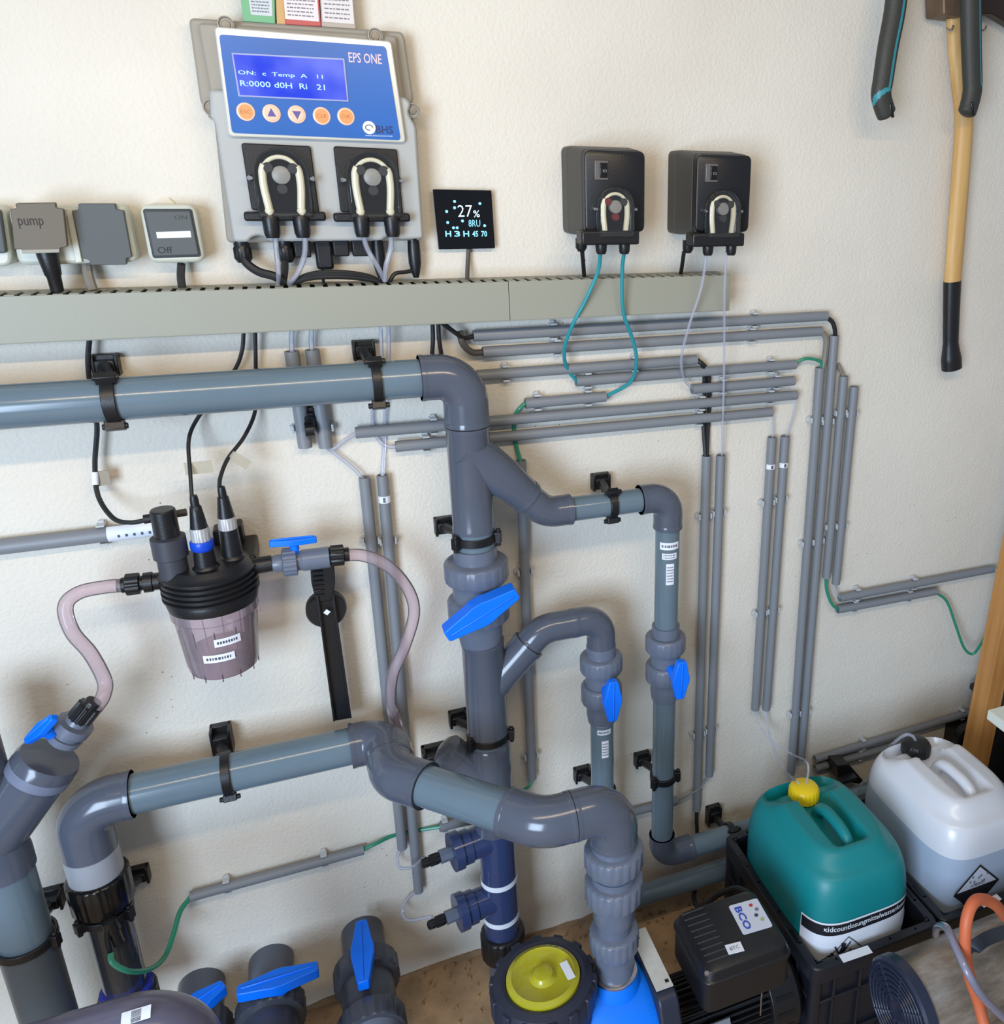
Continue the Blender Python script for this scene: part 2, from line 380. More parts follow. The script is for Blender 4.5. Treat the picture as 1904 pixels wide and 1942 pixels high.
# ---------------------------------------------------------------- pvc pipework
PO = .10
zh = 1.55-.287; xc = .221
def pt(x, off, z): return Vector((x, -off, z))
def zat(u, v, off=PO): return V(u, v, off).z
def xat(u, v, off=PO): return V(u, v, off).x
def pipe(name, a, b, r, m, parent, n=40):
    return obj(name, MB().tube([a, b], r, n), m, parent)
def socketed(name, path, r, m, parent, lip=.0007, sl=.005):
    """elbow or straight fitting: smooth tube with slightly thicker rims"""
    mb = MB(); mb.tube(path, r, 40)
    for a, b in ((path[0], path[1]), (path[-1], path[-2])):
        d = (b-a).normalized(); mb.lathe(a, d, [(0, r*.9), (0, r+lip), (sl, r+lip), (sl+.003, r)], 40)
    return obj(name, mb, m, parent)
def tape(parent, base, d, r, n, w, l, name='label_sticker', lines=2, th0=0, along=False):
    """sticker wrapped on a round pipe: centred at direction n, arc half-width w (rad), length l along d"""
    d = d.normalized(); sd = d.cross(n).normalized(); mb = MB(); K = 12
    n2 = n*math.cos(th0)+sd*math.sin(th0); s2 = d.cross(n2).normalized()
    rr = [[base+(n2*math.cos(q)+s2*math.sin(q))*(r+.0004)+d*e for q in [w*(2*i/K-1) for i in range(K+1)]] for e in (-l/2, l/2)]
    mb.add(rr[0]+rr[1], [(i, i+1, K+2+i, K+1+i) for i in range(K)])
    o = obj(name, mb, paper, parent)
    mb = MB()
    random.seed(int(base.z*1e4) % 977)
    for li in range(lines):
        e = l*((li+.5)/lines-.5)*.8
        q = -w*.8
        while q < w*.75:
            dq = w*random.uniform(.06, .16); hh = l/lines*.17
            pts = [base+(n2*math.cos(a)+s2*math.sin(a))*(r+.0006)+d*ee for a, ee in ((q, e-hh), (q+dq, e-hh), (q+dq, e+hh), (q, e+hh))]
            mb.add(pts, [(0, 1, 2, 3)]); q += dq+w*.07
    obj('print', mb, ink, o)
    return o
nut_prof = lambda t0, t1, r: [(t0, r*.86), (t0+.003, r*.97), (t0+.005, r, 1), (t1-.005, r, 1), (t1-.002, r*.96), (t1, r*.84)]

def handle_part(parent, c, a, n, L, wd, th, stem_to, name='handle', m=None):
    """butterfly lever: centre c, long direction a, facing direction n; stem runs to stem_to"""
    a = a.normalized(); n = (n - a*n.dot(a)).normalized(); b = a.cross(n)
    prof = [(-1, .42), (-.93, .52), (-.3, .86), (-.12, 1), (.12, 1), (.3, .86), (.93, .52), (1, .42)]
    out = [c+a*(L/2*p)+b*(wd/2*q) for p, q in prof]+[c+a*(L/2*p)-b*(wd/2*q) for p, q in reversed(prof)]
    mb = MB(); mb.prism([p+n*(th*.5) for p in out], n*-th)
    # raised spine
    mb.prism([c+a*(L*.45)+b*.0015+n*(th*.5+.0022), c-a*(L*.45)+b*.0015+n*(th*.5+.0022), c-a*(L*.45)-b*.0015+n*(th*.5+.0022), c+a*(L*.45)-b*.0015+n*(th*.5+.0022)], n*-.004)
    h = obj(name, mb, m or blue, parent, .0028)
    d = stem_to-c; obj('stem', MB().lathe(c, d, [(0, wd*.40), (d.length*.45, wd*.40), (d.length*.5, wd*.3), (d.length, wd*.3)], 20), m or blue, h)
    return h

# --- top run: long pipe, elbow, upper wye of the column
t = thing('pipe_run', pt(.0, PO, zh), 'thick horizontal grey pipe with a big elbow at the top of the column', 'pipe')
pipe('pipe', pt(-.80, PO, zh), pt(xat(797, 720), PO, zh), .0288, pipe_m, t)
socketed('elbow', bend(pt(xat(796, 720), PO, zh), pt(xc, PO, zh), pt(xc, PO, zat(880, 806)), .042), .0345, fit_m, t)
z1, z2 = zat(880, 808), zat(900, 1003)
mb = MB(); mb.lathe(pt(xc, PO, z1), -Zd, [(0, .031), (0, .0345), (.006, .0345), (.008, .0335), (z1-z2-.01, .0335), (z1-z2-.006, .0345), (z1-z2, .0345), (z1-z2, .031)], 48)
E1 = V(1001, 944, PO); dd = Vector((1, 0, -1)).normalized(); S1 = E1 - dd*((E1.x-xc)/dd.x)
mb.tube([S1-dd*.01, S1+(E1-S1)*.30, S1+(E1-S1)*.55, S1+(E1-S1)*.8, E1], [.034, .0345, .0335, .0300, .0285], 44); mb.lathe(E1-dd*.008, dd, [(0, .0285), (0, .0298), (.008, .0298), (.008, .026)], 40)
# webs where the branch meets the body
obj('wye_fitting', mb, fit_m, t)
pipe('pipe', pt(xc, PO, z2+.01), pt(xc+.001, PO, zat(904, 1040)), .0312, pipe_m, t)

# --- right branch from the upper wye, down to the right valve
t = thing('pipe_run', V(1150, 955, PO), 'grey pipe branch going right from the upper wye, turning down with white labels', 'pipe')
zb1 = 1.55-.5305; xr1 = .566
k = (E1.z-zb1)/.7071; C1 = E1+dd*k
socketed('elbow', bend(E1-dd*.002, C1, pt(xat(1082, 966), PO, zb1), .045), .0262, fit_m, t)
pipe('pipe', pt(xat(1080, 966), PO, zb1), pt(xat(1215, 945), PO, zb1), .0212, pipe_m, t)
zq = zat(1265, 1000)
socketed('elbow', bend(pt(xat(1213, 945), PO, zb1), pt(xr1, PO, zb1), pt(xr1, PO, zq), .032), .0262, fit_m, t)
zv3 = zat(1262, 1187)
rp = pipe('pipe', pt(xr1, PO, zq+.01), pt(xr1, PO, zv3), .0222, pipe_m, t)
nv = Vector((-.35, -1, 0)).normalized()
for v, hl, w_, ln in ((1027, .014, 1.0, 1), (1046, .012, .75, 2)):
    tape(rp, pt(xr1, PO, zat(1268, v)), Zd, .0222, nv, w_*.85, hl, th0=.15, lines=ln)
tape(rp, pt(xr1, PO, zat(1270, 1079)), Zd, .0222, nv, .33, .042, th0=.2, lines=6)

def union_valve(label, x, off, za, zb_, rn, rbody, handle=None, group=None, r_end=None):
    """ball valve standing in a vertical pipe between heights za > zb_"""
    L = za-zb_; r_end = r_end or rbody*.9
    t = thing('ball_valve', pt(x, off, zb_), label, 'valve', group)
    p = pt(x, off, za); D = -Zd
    obj('body', MB().lathe(p, D, [(0, r_end*.9), (0, r_end), (L*.3, r_end), (L*.3, rbody), (L*.7, rbody), (L*.7, rbody*.98), (L*.8, rbody*.94), (L*.86, r_end*1.05), (L*.9, r_end*1.05), (L, r_end*.97), (L, r_end*.8)], 48), val_m, t)
    obj('union_nut', MB().lathe(p, D, nut_prof(L*.13, L*.34, rn), 100, (20, .016)), val_m, t)
    obj('union_nut', MB().lathe(p, D, nut_prof(L*.51, L*.75, rn*.97), 100, (20, .016)), val_m, t)
    return t
def zc(x, off, v):                          # height on a vertical line (x, off) that shows at photo row v
    lo, hi = 0, 2
    for _ in range(40):
        mdl = (lo+hi)/2; p = pt(x, off, mdl)-CAM; vv = CY-FPX*p.dot(up)/p.dot(fw)
        if vv > v: lo = mdl
        else: hi = mdl
    return lo
# column valve
xv = .221
za, zb_ = zc(xv, PO, 1036), zc(xv, PO, 1216)
t = union_valve('largest ball valve, with its blue handle slanted across the thick column', xv, PO, za, zb_, .0525, .041, r_end=.0355)
hc = V(912, 1160, .175)
aa = (V(972, 1124, .175)-V(852, 1198, .175))
handle_part(t, hc, aa, OUT, .128, .041, .028, pt(xv, PO+.03, hc.z))
# right riser valve
z3a, z3b = zc(xr1, PO, 1185), zc(xr1, PO, 1322)
t = union_valve('ball valve in the right slim riser, blue handle hanging parallel to it', xr1, PO, z3a, z3b, .0385, .029, r_end=.0262)
hc = V(1290, 1288, .165)
handle_part(t, hc, V(1292, 1240, .165)-V(1286, 1336, .165), OUT, .078, .033, .014, pt(xr1, PO+.02, hc.z))
# right riser below the valve, bottom elbow and pipe running right behind the crates
t = thing('pipe_run', pt(xr1, PO, .36), 'slim grey riser below the right valve, turning right near the floor', 'pipe')
zl = zat(1300, 1609); 
pipe('pipe', pt(xr1, PO, z3b+.008), pt(xr1, PO, zat(1255, 1585)), .0222, pipe_m, t)
socketed('elbow', bend(pt(xr1, PO, zat(1255, 1582)), pt(xr1, PO, zl), pt(xat(1310, 1605), PO, zl), .034), .0262, fit_m, t)
pipe('pipe', pt(xat(1305, 1606), PO, zl), pt(1.22, PO, zl), .0222, pipe_m, t)

# --- lower column: wye, pipe, dark blue tees
t = thing('pipe_run', pt(.226, PO, 0), 'thick lower column with a wye, dark blue tees and white tape rings', 'pipe')
xw = .2235
zw1, zw2 = zc(xw, PO, 1214), zc(xw, PO, 1388)
mb = MB(); L = zw1-zw2
mb.lathe(pt(xw, PO, zw1), -Zd, [(0, .032), (0, .0365), (.006, .0365), (.008, .0355), (L-.01, .0355), (L-.006, .0365), (L, .0365), (L, .032)], 48)
E2 = V(1003, 1221, PO); d2 = Vector((1, 0, 1)).normalized(); S2 = E2 - d2*((E2.x-xw)/d2.x)
mb.tube([S2, E2], .0292, 40); mb.lathe(E2-d2*.008, d2, [(0, .0292), (0, .0308), (.008, .0308), (.008, .026)], 40)
mb.tube([S2-Zd*.02+Xd*.002, S2+d2*.03-Zd*.006, S2+d2*.06], [.02, .027, .029], 24)
obj('wye_fitting', mb, fit_m, t)
zb2 = zc(.436, PO, 1172); xm = .4375
k = (zb2-E2.z)/.7071; C2 = E2+d2*k
socketed('elbow', bend(E2-d2*.002, C2, pt(xat(1087, 1175), PO, zb2), .05), .0262, fit_m, t)
socketed('elbow', bend(pt(xat(1087, 1175), PO, zb2), pt(xm, PO, zb2), pt(xm, PO, zc(xm, PO, 1232)), .034), .0262, fit_m, t)
pipe('pipe', pt(xw, PO, zw2+.01), pt(xw, PO, zc(xw, PO, 1418)), .033, pipe_m, t)
# second wye, branch up-left, closed
zw3, zw4 = zc(xw, PO, 1405), zc(xw, PO, 1568)
L = zw3-zw4; mb = MB()
mb.lathe(pt(xw+.001, PO, zw3), -Zd, [(0, .033), (.004, .0355), (.015, .0372), (L-.006, .0372), (L, .036), (L, .03)], 48)
E3 = V(848, 1424, PO-.01); S3 = pt(xw, PO, E3.z-(xw-E3.x)*1.15); d3 = (E3-S3).normalized()
mb.tube([S3, E3], [.033, .0275], 36); mb.lathe(E3-d3*.02, d3, [(0, .0275), (0, .031), (.02, .031), (.026, .026), (.03, .012)], 36)
obj('wye_fitting', mb, fit_m, t)
z5 = zc(xw+.003, PO, 1815)
xw2 = .227
L = zw4-z5
mb = MB(); mb.tube([pt(xw2, PO, zw4+.004), pt(xw2, PO, zc(xw2, PO, 1770))], .0335, 44)
obj('tee_body', mb, fit2_m, t)
mb = MB(); mb.lathe(pt(xw2, PO, zc(xw2, PO, 1762)), -Zd, [(0, .0335), (0, .036), (.03, .036), (.05, .031), (.06, .031)], 44); mb.tube([pt(xw2, PO, .12), pt(xw2, PO, 0)], .031, 30)
obj('base_union', MB().lathe(pt(xw2, PO, zc(xw2, PO+.04, 1792)), -Zd, nut_prof(0, .06, .043), 96, (16, .04)), blk, t)
obj('pipe', mb, fit_m, t)
for v in (1568, 1684, 1754):
    zz = zc(xw2, PO+.03, v); mb = MB()
    mb.lathe(pt(xw2, PO, zz+.0055), -Zd, [(0, .0340), (0, .0346), (.011, .0346), (.011, .0340)], 44, caps=False)
    tp = obj('white_tape', mb, paper, t)
dirs = Vector((-1, -.18, 0)).normalized()
for (ve, ue), cx_ in (((1612, 868), 0), ((1727, 878), 1)):
    e = V(ue, ve, PO+.012); c = pt(xw2, PO, e.z); d = (e-c).normalized(); Lx = (e-c).length
    mb = MB(); mb.lathe(c, d, [(0, .0285), (Lx-.022, .0285), (Lx-.022, .0315), (Lx-.004, .0315), (Lx-.004, .0355), (Lx+.012, .0355), (Lx+.012, .02)], 40)
    b = obj('side_outlet', mb, fit2_m, t)
    mb = MB(); mb.lathe(e, d, [(.012, .0125), (.034, .0125), (.034, .008)], 8); obj('reducer', mb, val_m, b)
    mb = MB(); mb.lathe(e, d, [(.034, .009), (.038, .0105, 1), (.052, .0105, 1), (.053, .008), (.056, .009, 1), (.066, .008, 1), (.068, .004)], 48, (12, .12)); obj('hose_nipple', mb, blk, b)
# middle riser valve + riser
z4a, z4b = zc(xm, PO, 1222), zc(xm, PO, 1364)
t = union_valve('ball valve in the middle riser, below the arched double elbow', xm, PO, z4a, z4b, .0395, .0295, r_end=.0272)
hc = V(1161, 1328, .165)
handle_part(t, hc, V(1162, 1278, .165)-V(1160, 1378, .165), OUT, .082, .034, .014, pt(xm, PO+.02, hc.z))
t = thing('pipe_run', pt(xm, PO, .28), 'middle slim grey riser with white labels, running down behind the pump outlet', 'pipe')
zk = zat(1300, 1672)
rp = pipe('pipe', pt(xm, PO, z4b+.01), pt(xm, PO, zk+.05), .0222, pipe_m, t)
for v, hl, w_, ln in ((1372, .014, .75, 1), (1388, .011, .6, 1)): tape(rp, pt(xm, PO, zc(xm, PO+.02, v)), Zd, .0222, nv, w_, hl, th0=.1+(v > 1380)*.12, lines=ln)
tape(rp, pt(xm, PO, zc(xm, PO+.02, 1420)), Zd, .0222, nv, .3, .038, th0=.28, lines=5)
socketed('elbow', bend(pt(xm, PO, zk+.055), pt(xm, PO, zk), pt(xm+.055, PO, zk), .034), .0262, fit_m, t)
pipe('pipe', pt(xm+.05, PO, zk), pt(xat(1386, 1650), PO, zk), .0222, pipe_m, t)

# --- lower left run that comes forward and drops into the pump
zp = 1.55-.9025; xL = -.392; y2 = .203; y3 = .397; x1 = .052; x3 = x1+(y3-y2); x4 = .355
t = thing('pipe_run', pt(-.15, PO, zp), 'thick low grey pipe that snakes forward through elbows down to the blue pump', 'pipe')
zle = zc(xL, PO, 1625)
socketed('elbow', bend(pt(xat(252, 1507), PO, zp), pt(xL, PO, zp), pt(xL, PO, zle), .045), .0362, fit_m, t)
pipe('pipe', pt(xat(250, 1507), PO, zp), pt(xat(668, 1413), PO, zp), .0308, pipe_m, t)
socketed('elbow', bend(pt(xat(664, 1414), PO, zp), pt(x1, PO, zp), pt(x1, y2-.035, zp), .042), .0368, fit_m, t)
e2 = pt(x1+.045, y2+.045, zp)
socketed('elbow', bend(pt(x1, y2-.036, zp), pt(x1, y2, zp), e2, .05), .0368, fit_m, t)
e3 = pt(x3-.045, y3-.045, zp)
pipe('pipe', e2, e3, .0318, pipe_m, t)
socketed('elbow', bend(e3, pt(x3, y3, zp), pt(x3+.042, y3, zp), .06), .0372, fit_m, t)
zo = zc(x4, y3, 1592)
socketed('elbow', bend(pt(x3+.043, y3, zp), pt(x4, y3, zp), pt(x4, y3, zo), .044), .0372, fit_m, t)
# gray reducing ring at the left foot
zr0 = zc(xL, PO, 1612); zr1 = zc(xL, PO, 1665)
obj('reducer', MB().lathe(pt(xL, PO, zr0), -Zd, [(0, .034), (.001, .0372), (zr0-zr1, .0372), (zr0-zr1, .03)], 44), mat('pale_grey', (150, 154, 162), .35), t)

# --- pump union stack
z_a, z_b = zc(x4, y3, 1592), zc(x4, y3, 1842)
t = thing('pipe_union', pt(x4, y3, z_b), 'stack of ribbed grey union nuts standing on the pump outlet', 'pipe union')
def zz_(v): return z_a - zc(x4, y3, v)
prof = [(0, .030), (0, .0345), (zz_(1612), .0345), (zz_(1650), .034), (zz_(1650), .036), (zz_(1700), .034), (zz_(1735), .034), (zz_(1745), .028), (zz_(1775), .028), (zz_(1775), .031), (zz_(1800), .031), (zz_(1825), .034), (zz_(1842), .031), (zz_(1850), .031)]
obj('sleeve', MB().lathe(pt(x4, y3, z_a), -Zd, prof, 48), val_m, t)
for a, b, r in ((1644, 1680, .0465), (1703, 1742, .0465), (1797, 1832, .0405)):
    za_, zb2_ = zc(x4, y3+r, a), zc(x4, y3+r, b)
    obj('union_nut', MB().lathe(pt(x4, y3, za_), -Zd, nut_prof(0, za_-zb2_, r), 100, (20, .03)), val_m, t)

# --- left foot: black union, clear tube
zn0, zn1 = zc(xL, PO, 1655), zc(xL, PO, 1712)
t = thing('flow_cell', pt(xL, PO, zc(xL, PO, 1900)), 'clear upright tube with black innards and black unions at the lower left', 'flow cell')
obj('union_nut', MB().lathe(pt(xL, PO, zn0), -Zd, nut_prof(0, zn0-zn1, .0435), 96, (20, .03)), blk2, t)
zt0, zt1 = zc(xL, PO, 1700), zc(xL, PO, 1888)
obj('clear_tube', MB().tube([pt(xL, PO, zt0), pt(xL, PO, zt1)], .031, 40, caps=False), clear_mat('clear_acrylic', (238, 238, 240), .03), t)
obj('electrode', MB().box(pt(xL-.004, PO, (zt0+zt1)/2), .034, .018, (zt0-zt1)*.96), blk2, t, .003)
obj('electrode_core', MB().tube([pt(xL-.006, PO-.004, zt0), pt(xL-.006, PO-.004, zt1)], .019, 20), blk2, t)
obj('electrode', MB().box(pt(xL+.008, PO-.012, (zt0+zt1)/2), .03, .006, (zt0-zt1)*.96), blk2, t, .002)
obj('seal_ring', MB().lathe(pt(xL, PO, zt1+.022), -Zd, [(0, .033), (.002, .0385), (.012, .0385), (.014, .033)], 40), mat('deep_blue', (20, 40, 150), .35), t)
obj('union_nut', MB().lathe(pt(xL, PO, zt1+.012), -Zd, nut_prof(0, .05, .0435), 96, (20, .03)), blk2, t)
s = V(212, 1758, PO+.04)
obj('sensor', MB().lathe(s, Vector((.1, 0, -1)), [(-.018, .006), (-.015, .011), (.006, .011), (.006, .0085), (.034, .0085), (.037, .005)], 24), blk, t)
cable('hose', [(213, 1740, PO+.02), (205, 1755, PO+.045), (203, 1780, PO+.05), (210, 1812, PO+.05)], .004, rub, None, parent=t)

# --- left thick column with wye and small valve
xl2 = V(30, 1720, .14).x; ol = .14
t = thing('pipe_run', pt(xl2, ol, 0), 'thick dark column at the left edge with a wye branch pointing up right', 'pipe')
dark_fit = mat('pvc_dark', (78, 86, 92), .35, var=.06)
zl1 = zc(xl2, ol, 1650)
pipe('pipe', pt(xl2, ol, 0), pt(xl2, ol, zc(xl2, ol, 1780)), .0365, dark_fit, t)
pipe('pipe', pt(xl2, ol, zc(xl2, ol, 1782)), pt(xl2, ol, zl1+.02), .035, pipe_m, t)
E4 = V(92, 1440, ol); S4 = pt(xl2, ol, 0); S4.z = E4.z-(E4.x-xl2)*1.25; d4 = (E4-S4).normalized()
mb = MB(); mb.lathe(pt(xl2, ol, zl1), Zd, [(0, .036), (0, .0385), (.03, .0385), (.036, .0375), (.26, .0375)], 44)
mb.tube([S4-d4*.02, E4], .0395, 44); mb.lathe(E4-d4*.03, d4, [(0, .0395), (0, .0418), (.028, .0418), (.034, .039), (.034, .012)], 44)
obj('wye_fitting', mb, fit_m, t)
obj('tape_strip', MB().lathe(E4-d4*.028, d4, [(0, .0421), (.014, .0421)], 44, caps=False), mat('grey_tape', (112, 120, 140), .4), t)
tv = thing('ball_valve', E4, 'small grey valve with a blue lever at the lower left, fed by a clear hose', 'valve')
e5 = V(170, 1340, ol); d5 = (e5-E4).normalized(); L5 = (e5-E4).length
b5 = E4+d4*.028; v5 = e5-b5; q5 = (v5.length-.022)/.1
obj('body', MB().lathe(b5, v5, [(0, .0135), (.012*q5, .0135), (.014*q5, .0225), (.036*q5, .0235), (.038*q5, .0205), (.052*q5, .0205), (.054*q5, .0245), (.082*q5, .0245), (.086*q5, .0165), (.1*q5, .015)], 40), val_m, tv)
pb = e5-d5*.0
obj('hose_nut', MB().lathe(b5+v5.normalized()*(.1*q5-.002), v5, [(0, .013), (.002, .0170, 1), (.026, .0165, 1), (.028, .012), (.034, .0105)], 60, (15, .14)), blk, tv)
hc = V(78, 1383, ol+.02)
handle_part(tv, hc, V(102, 1360, ol+.03)-V(48, 1408, ol+.01), Vector((-.7, -.5, .6)), .062, .02, .010, V(122, 1402, ol))

# --- pipe clamps
def clamp_plate(t, u, v, w=.034, h=.03, dep=.02):
    c = V(u, v, dep/2); mb = MB()
    mb.box(pt(c.x, .006, c.z), w, .012, h)
    mb.box(pt(c.x, dep*.6, c.z), w*.72, dep*1.0, h*.55)
    for s_ in (-1, 1): mb.box(pt(c.x+s_*w*.42, dep*.5, c.z), w*.14, dep, h)
    obj('wall_plate', mb, blk, t, .0015); return pt(c.x, dep, c.z)
def pipe_clamp(label, u, v, axis_pt, axis, r, arm=True, wdt=.013, lugs=None, plate_kw={}):
    t = thing('pipe_clamp', V(u, v, 0), label, 'pipe clamp', 'black pipe clamps on the wall')
    p = clamp_plate(t, u, v, **plate_kw)
    a = axis.normalized()
    obj('ring', MB().lathe(axis_pt-a*(wdt/2), a, [(0, r*1.005), (0, r+.0045), (wdt, r+.0045), (wdt, r*1.005), (0, r*1.005)], 40, caps=False), blk, t, .0008)
    # arm from plate to ring
    d = (axis_pt-p); d -= a*0; L = d.length; tgt = axis_pt - d.normalized()*(r+.002)
    obj('arm', MB().tube([p, p.lerp(tgt, .5)+Vector((0, 0, 0)), tgt], [.009, .0075, .009], 8), blk, t)
    lugs = lugs or []
    for n in lugs:
        n = Vector(n).normalized(); s_ = a.cross(n)
        mb = MB(); mb.box(axis_pt+n*(r+.007), wdt*1.5, .012, .012, axes=(a, s_, n))
        mb.lathe(axis_pt+n*(r+.008)+a*(-.015)-s_*0, a, [(0, .004), (.03, .004)], 10)
        obj('lug', mb, blk, t, .001)
    return t
pipe_clamp('clamp on the thick top pipe, left one', 201, 692, pt(V(211, 745, PO).x, PO, zh), Xd, .0288, lugs=((0, -.5, 1), (0, -.5, -1)), wdt=.016)
pipe_clamp('clamp on the thick top pipe, nearest the big elbow', 690, 664, pt(V(713, 725, PO).x, PO, zh), Xd, .0288, lugs=((0, -.5, 1), (0, -.5, -1)))
pipe_clamp('clamp on the slim horizontal branch pipe right of the upper wye', 1139, 913, pt(V(1158, 952, PO).x, PO, zb1), Xd, .0212, lugs=((0, -.5, 1), (0, -.3, -1)))
pipe_clamp('clamp around the column just above the largest valve', 843, 997, pt(xc, PO, zc(xc, PO, 1018)), Zd, .0312, lugs=((1, -.4, 0), (-1, -.6, 0)))
pipe_clamp('clamp around the column below the lower wye', 869, 1362, pt(xw, PO, zc(xw, PO, 1392)), Zd, .0335, lugs=((1, -.4, 0), (-1, -.6, 0)))
pipe_clamp('clamp around the right slim riser, beside the black crate', 1218, 1440, pt(xr1, PO, zc(xr1, PO, 1472)), Zd, .0222, lugs=((1, -.3, 0), (-1, -.6, 0)))
pipe_clamp('clamp plate on the wall half hidden behind the middle riser', 1104, 1468, pt(xm, PO, zc(xm, PO, 1500)), Zd, .0222)
pipe_clamp('clamp hanging over the thick low pipe, upright plate above it', 421, 1403, pt(V(432, 1470, PO).x, PO, zp), Xd, .0308, lugs=((0, -.5, -1),), plate_kw=dict(h=.05, w=.032, dep=.03))
pipe_clamp('clamp around the thick dark column at the left edge', 98, 1705, pt(xl2, ol, zc(xl2, ol, 1782)), Zd, .0365, lugs=((1, -.4, 0),), plate_kw=dict(dep=.03))
pipe_clamp('clamp below the black union of the clear tube at lower left', 262, 1660, pt(xL, PO, zc(xL, PO, 1725)), Zd, .0335, lugs=((1, -.6, 0), (-1, -.8, 0)))
pipe_clamp('clamp left of the closed wye branch, behind the snaking pipe', 824, 1432, V(850, 1450, .06), Vector((-1, 0, .9)), .02, plate_kw=dict(w=.045, h=.035, dep=.03))
pipe_clamp('clamp on the low pipe at the back corner of the crate', 1353, 1545, pt(V(1385, 1590, PO).x, PO, zl), Xd, .0222, lugs=((0, -.6, 1),), plate_kw=dict(h=.045))
pipe_clamp('dark clamp behind the stubby conduit pair under the top pipe', 587, 790, V(587, 815, .03), Xd, .006, plate_kw=dict(w=.016, h=.03))


# ---------------------------------------------------------------- control box
def lerp2(q, a, b):                         # bilinear inside a pixel quad q = (tl, tr, br, bl)
    tl, tr, br, bl = q
    return (tl[0]*(1-a)*(1-b)+tr[0]*a*(1-b)+br[0]*a*b+bl[0]*(1-a)*b, tl[1]*(1-a)*(1-b)+tr[1]*a*(1-b)+br[1]*a*b+bl[1]*(1-a)*b)
box_m = mat('box_grey', (172, 174, 172), .38, spec=.5)
box_d = mat('box_grey_dark', (150, 144, 132), .45)
BZ = V(580, 250, .05)
ct = thing('control_box', V(600, 460, 0), 'grey dosing control box with a blue front panel, lit display and two pump heads', 'control box')
flange = [(357, 33), (560, 46), (762, 60), (768, 72), (785, 190), (778, 203), (778, 218), (790, 236), (803, 456), (430, 461), (406, 228), (394, 222), (392, 208), (380, 195)]
plate('back_housing', flange, .030, 0, box_d, ct, r=.008, bevel=.004)
low = [(398, 170), (768, 184), (780, 196), (774, 214), (789, 240), (803, 452), (757, 455), (745, 447), (733, 449), (724, 456), (512, 458), (503, 449), (489, 446), (477, 450), (470, 459), (444, 459), (408, 232), (399, 222)]
plate('front_housing', low, .052, .02, box_m, ct, r=.005, bevel=.0035)
plate('front_housing', [(374, 42), (752, 68), (768, 190), (400, 182)], .040, .02, box_d, ct, r=.006, bevel=.003)
silver = mat('silver_frame', (214, 214, 206), .28, metal=.35)
plate('panel_frame', [(406, 50), (742, 78), (770, 271), (434, 259)], .060, .03, silver, ct, r=.006, bevel=.0015)
blue_p = mat('panel_blue', (30, 98, 178), .32, var=.12, vscale=5)
quad = [(415, 65), (732, 88), (760, 266), (440, 252)]
pan = plate('panel', quad, .0612, .0595, blue_p, ct, r=.005)
for u, v in ((428, 46), (712, 68), (400, 204), (783, 210)):
    c = V(u, v, .046); mb = MB()
    mb.lathe(c-OUT*.012, OUT, [(0, .0105), (.012, .0100), (.0125, .0085), (.009, .0080)], 28); b = obj('screw_boss', mb, box_d, ct, angle=20)
    obj('screw', MB().lathe(c-OUT*.003, OUT, [(0, .0055), (.002, .0050), (.0022, .001)], 16), mat('screw_grey', (120, 116, 108), .4, metal=.5), b)
sq = [(442, 103), (650, 114), (658, 190), (455, 180)]
plate('display_frame', [(439, 100), (653, 111), (661, 193), (452, 183)], .0625, .061, mat('display_rim', (150, 160, 200), .3), ct, r=.001)
def screen_mat():
    m = bpy.data.materials.new('lcd_screen'); m.use_nodes = True; nt = m.node_tree; b = nt.nodes['Principled BSDF']
    tc = nt.nodes.new('ShaderNodeTexCoord'); n = nt.nodes.new('ShaderNodeTexNoise'); n.inputs['Scale'].default_value = 14; n.inputs['Detail'].default_value = 2
    nt.links.new(tc.outputs['Object'], n.inputs['Vector']); r = nt.nodes.new('ShaderNodeValToRGB'); nt.links.new(n.outputs['Fac'], r.inputs[0])
    r.color_ramp.elements[0].position = .42; r.color_ramp.elements[0].color = s2l((45, 72, 226))+(1,)
    r.color_ramp.elements[1].position = .68; r.color_ramp.elements[1].color = s2l((125, 140, 245))+(1,)
    nt.links.new(r.outputs[0], b.inputs['Emission Color']); b.inputs['Emission Strength'].default_value = .85
    b.inputs['Base Color'].default_value = s2l((20, 30, 120))+(1,); b.inputs['Roughness'].default_value = .12
    return m
disp = plate('display', sq, .0630, .0620, screen_mat(), ct, r=.0008)
px_m = (V(720, 120, .062)-V(620, 113, .062)).length/100
exd = (V(732, 88, .0612)-V(415, 65, .0612)).normalized(); ezd = OUT.cross(exd)*-1
ezd = (V(428, 160, .0612)-V(440, 252, .0612)).normalized(); ezd = Zd
lcd = mat('lcd_text', (150, 200, 255), .4, emit=(160, 205, 255), es=.55)
def ptext(name, body, u, v, wpx, m, parent, off=.0633, hpx=None, xd=None, zd=None, bold=0):
    p = V(u, v, off); q = V(u+wpx, v, off); xd = Xd if xd is None else xd; zd = Zd if zd is None else zd
    W = abs(q.x-p.x); H = abs(V(u, v-(hpx or 10), off).z-p.z) if hpx else None
    return text(name, body, m, parent, p, xd, zd, width=W, height=H, bold=bold)
ptext('display_text', 'ON:  c  Temp  A   11', 452, 143, 160, lcd, disp, .0633, 10, bold=.01)
ptext('display_text', 'R:0000 d0H  Ri   21', 456, 163, 160, lcd, disp, .0633, 11, bold=.01)
ptext('panel_text', 'EPS ONE', 662, 118, 62, mat('salmon_ink', (226, 196, 200), .5), pan, .0614, 19, bold=.012)
ptext('panel_text', 'BHS', 713, 253, 33, mat('navy_ink', (14, 44, 100), .5), pan, .0614, 15, bold=.02)
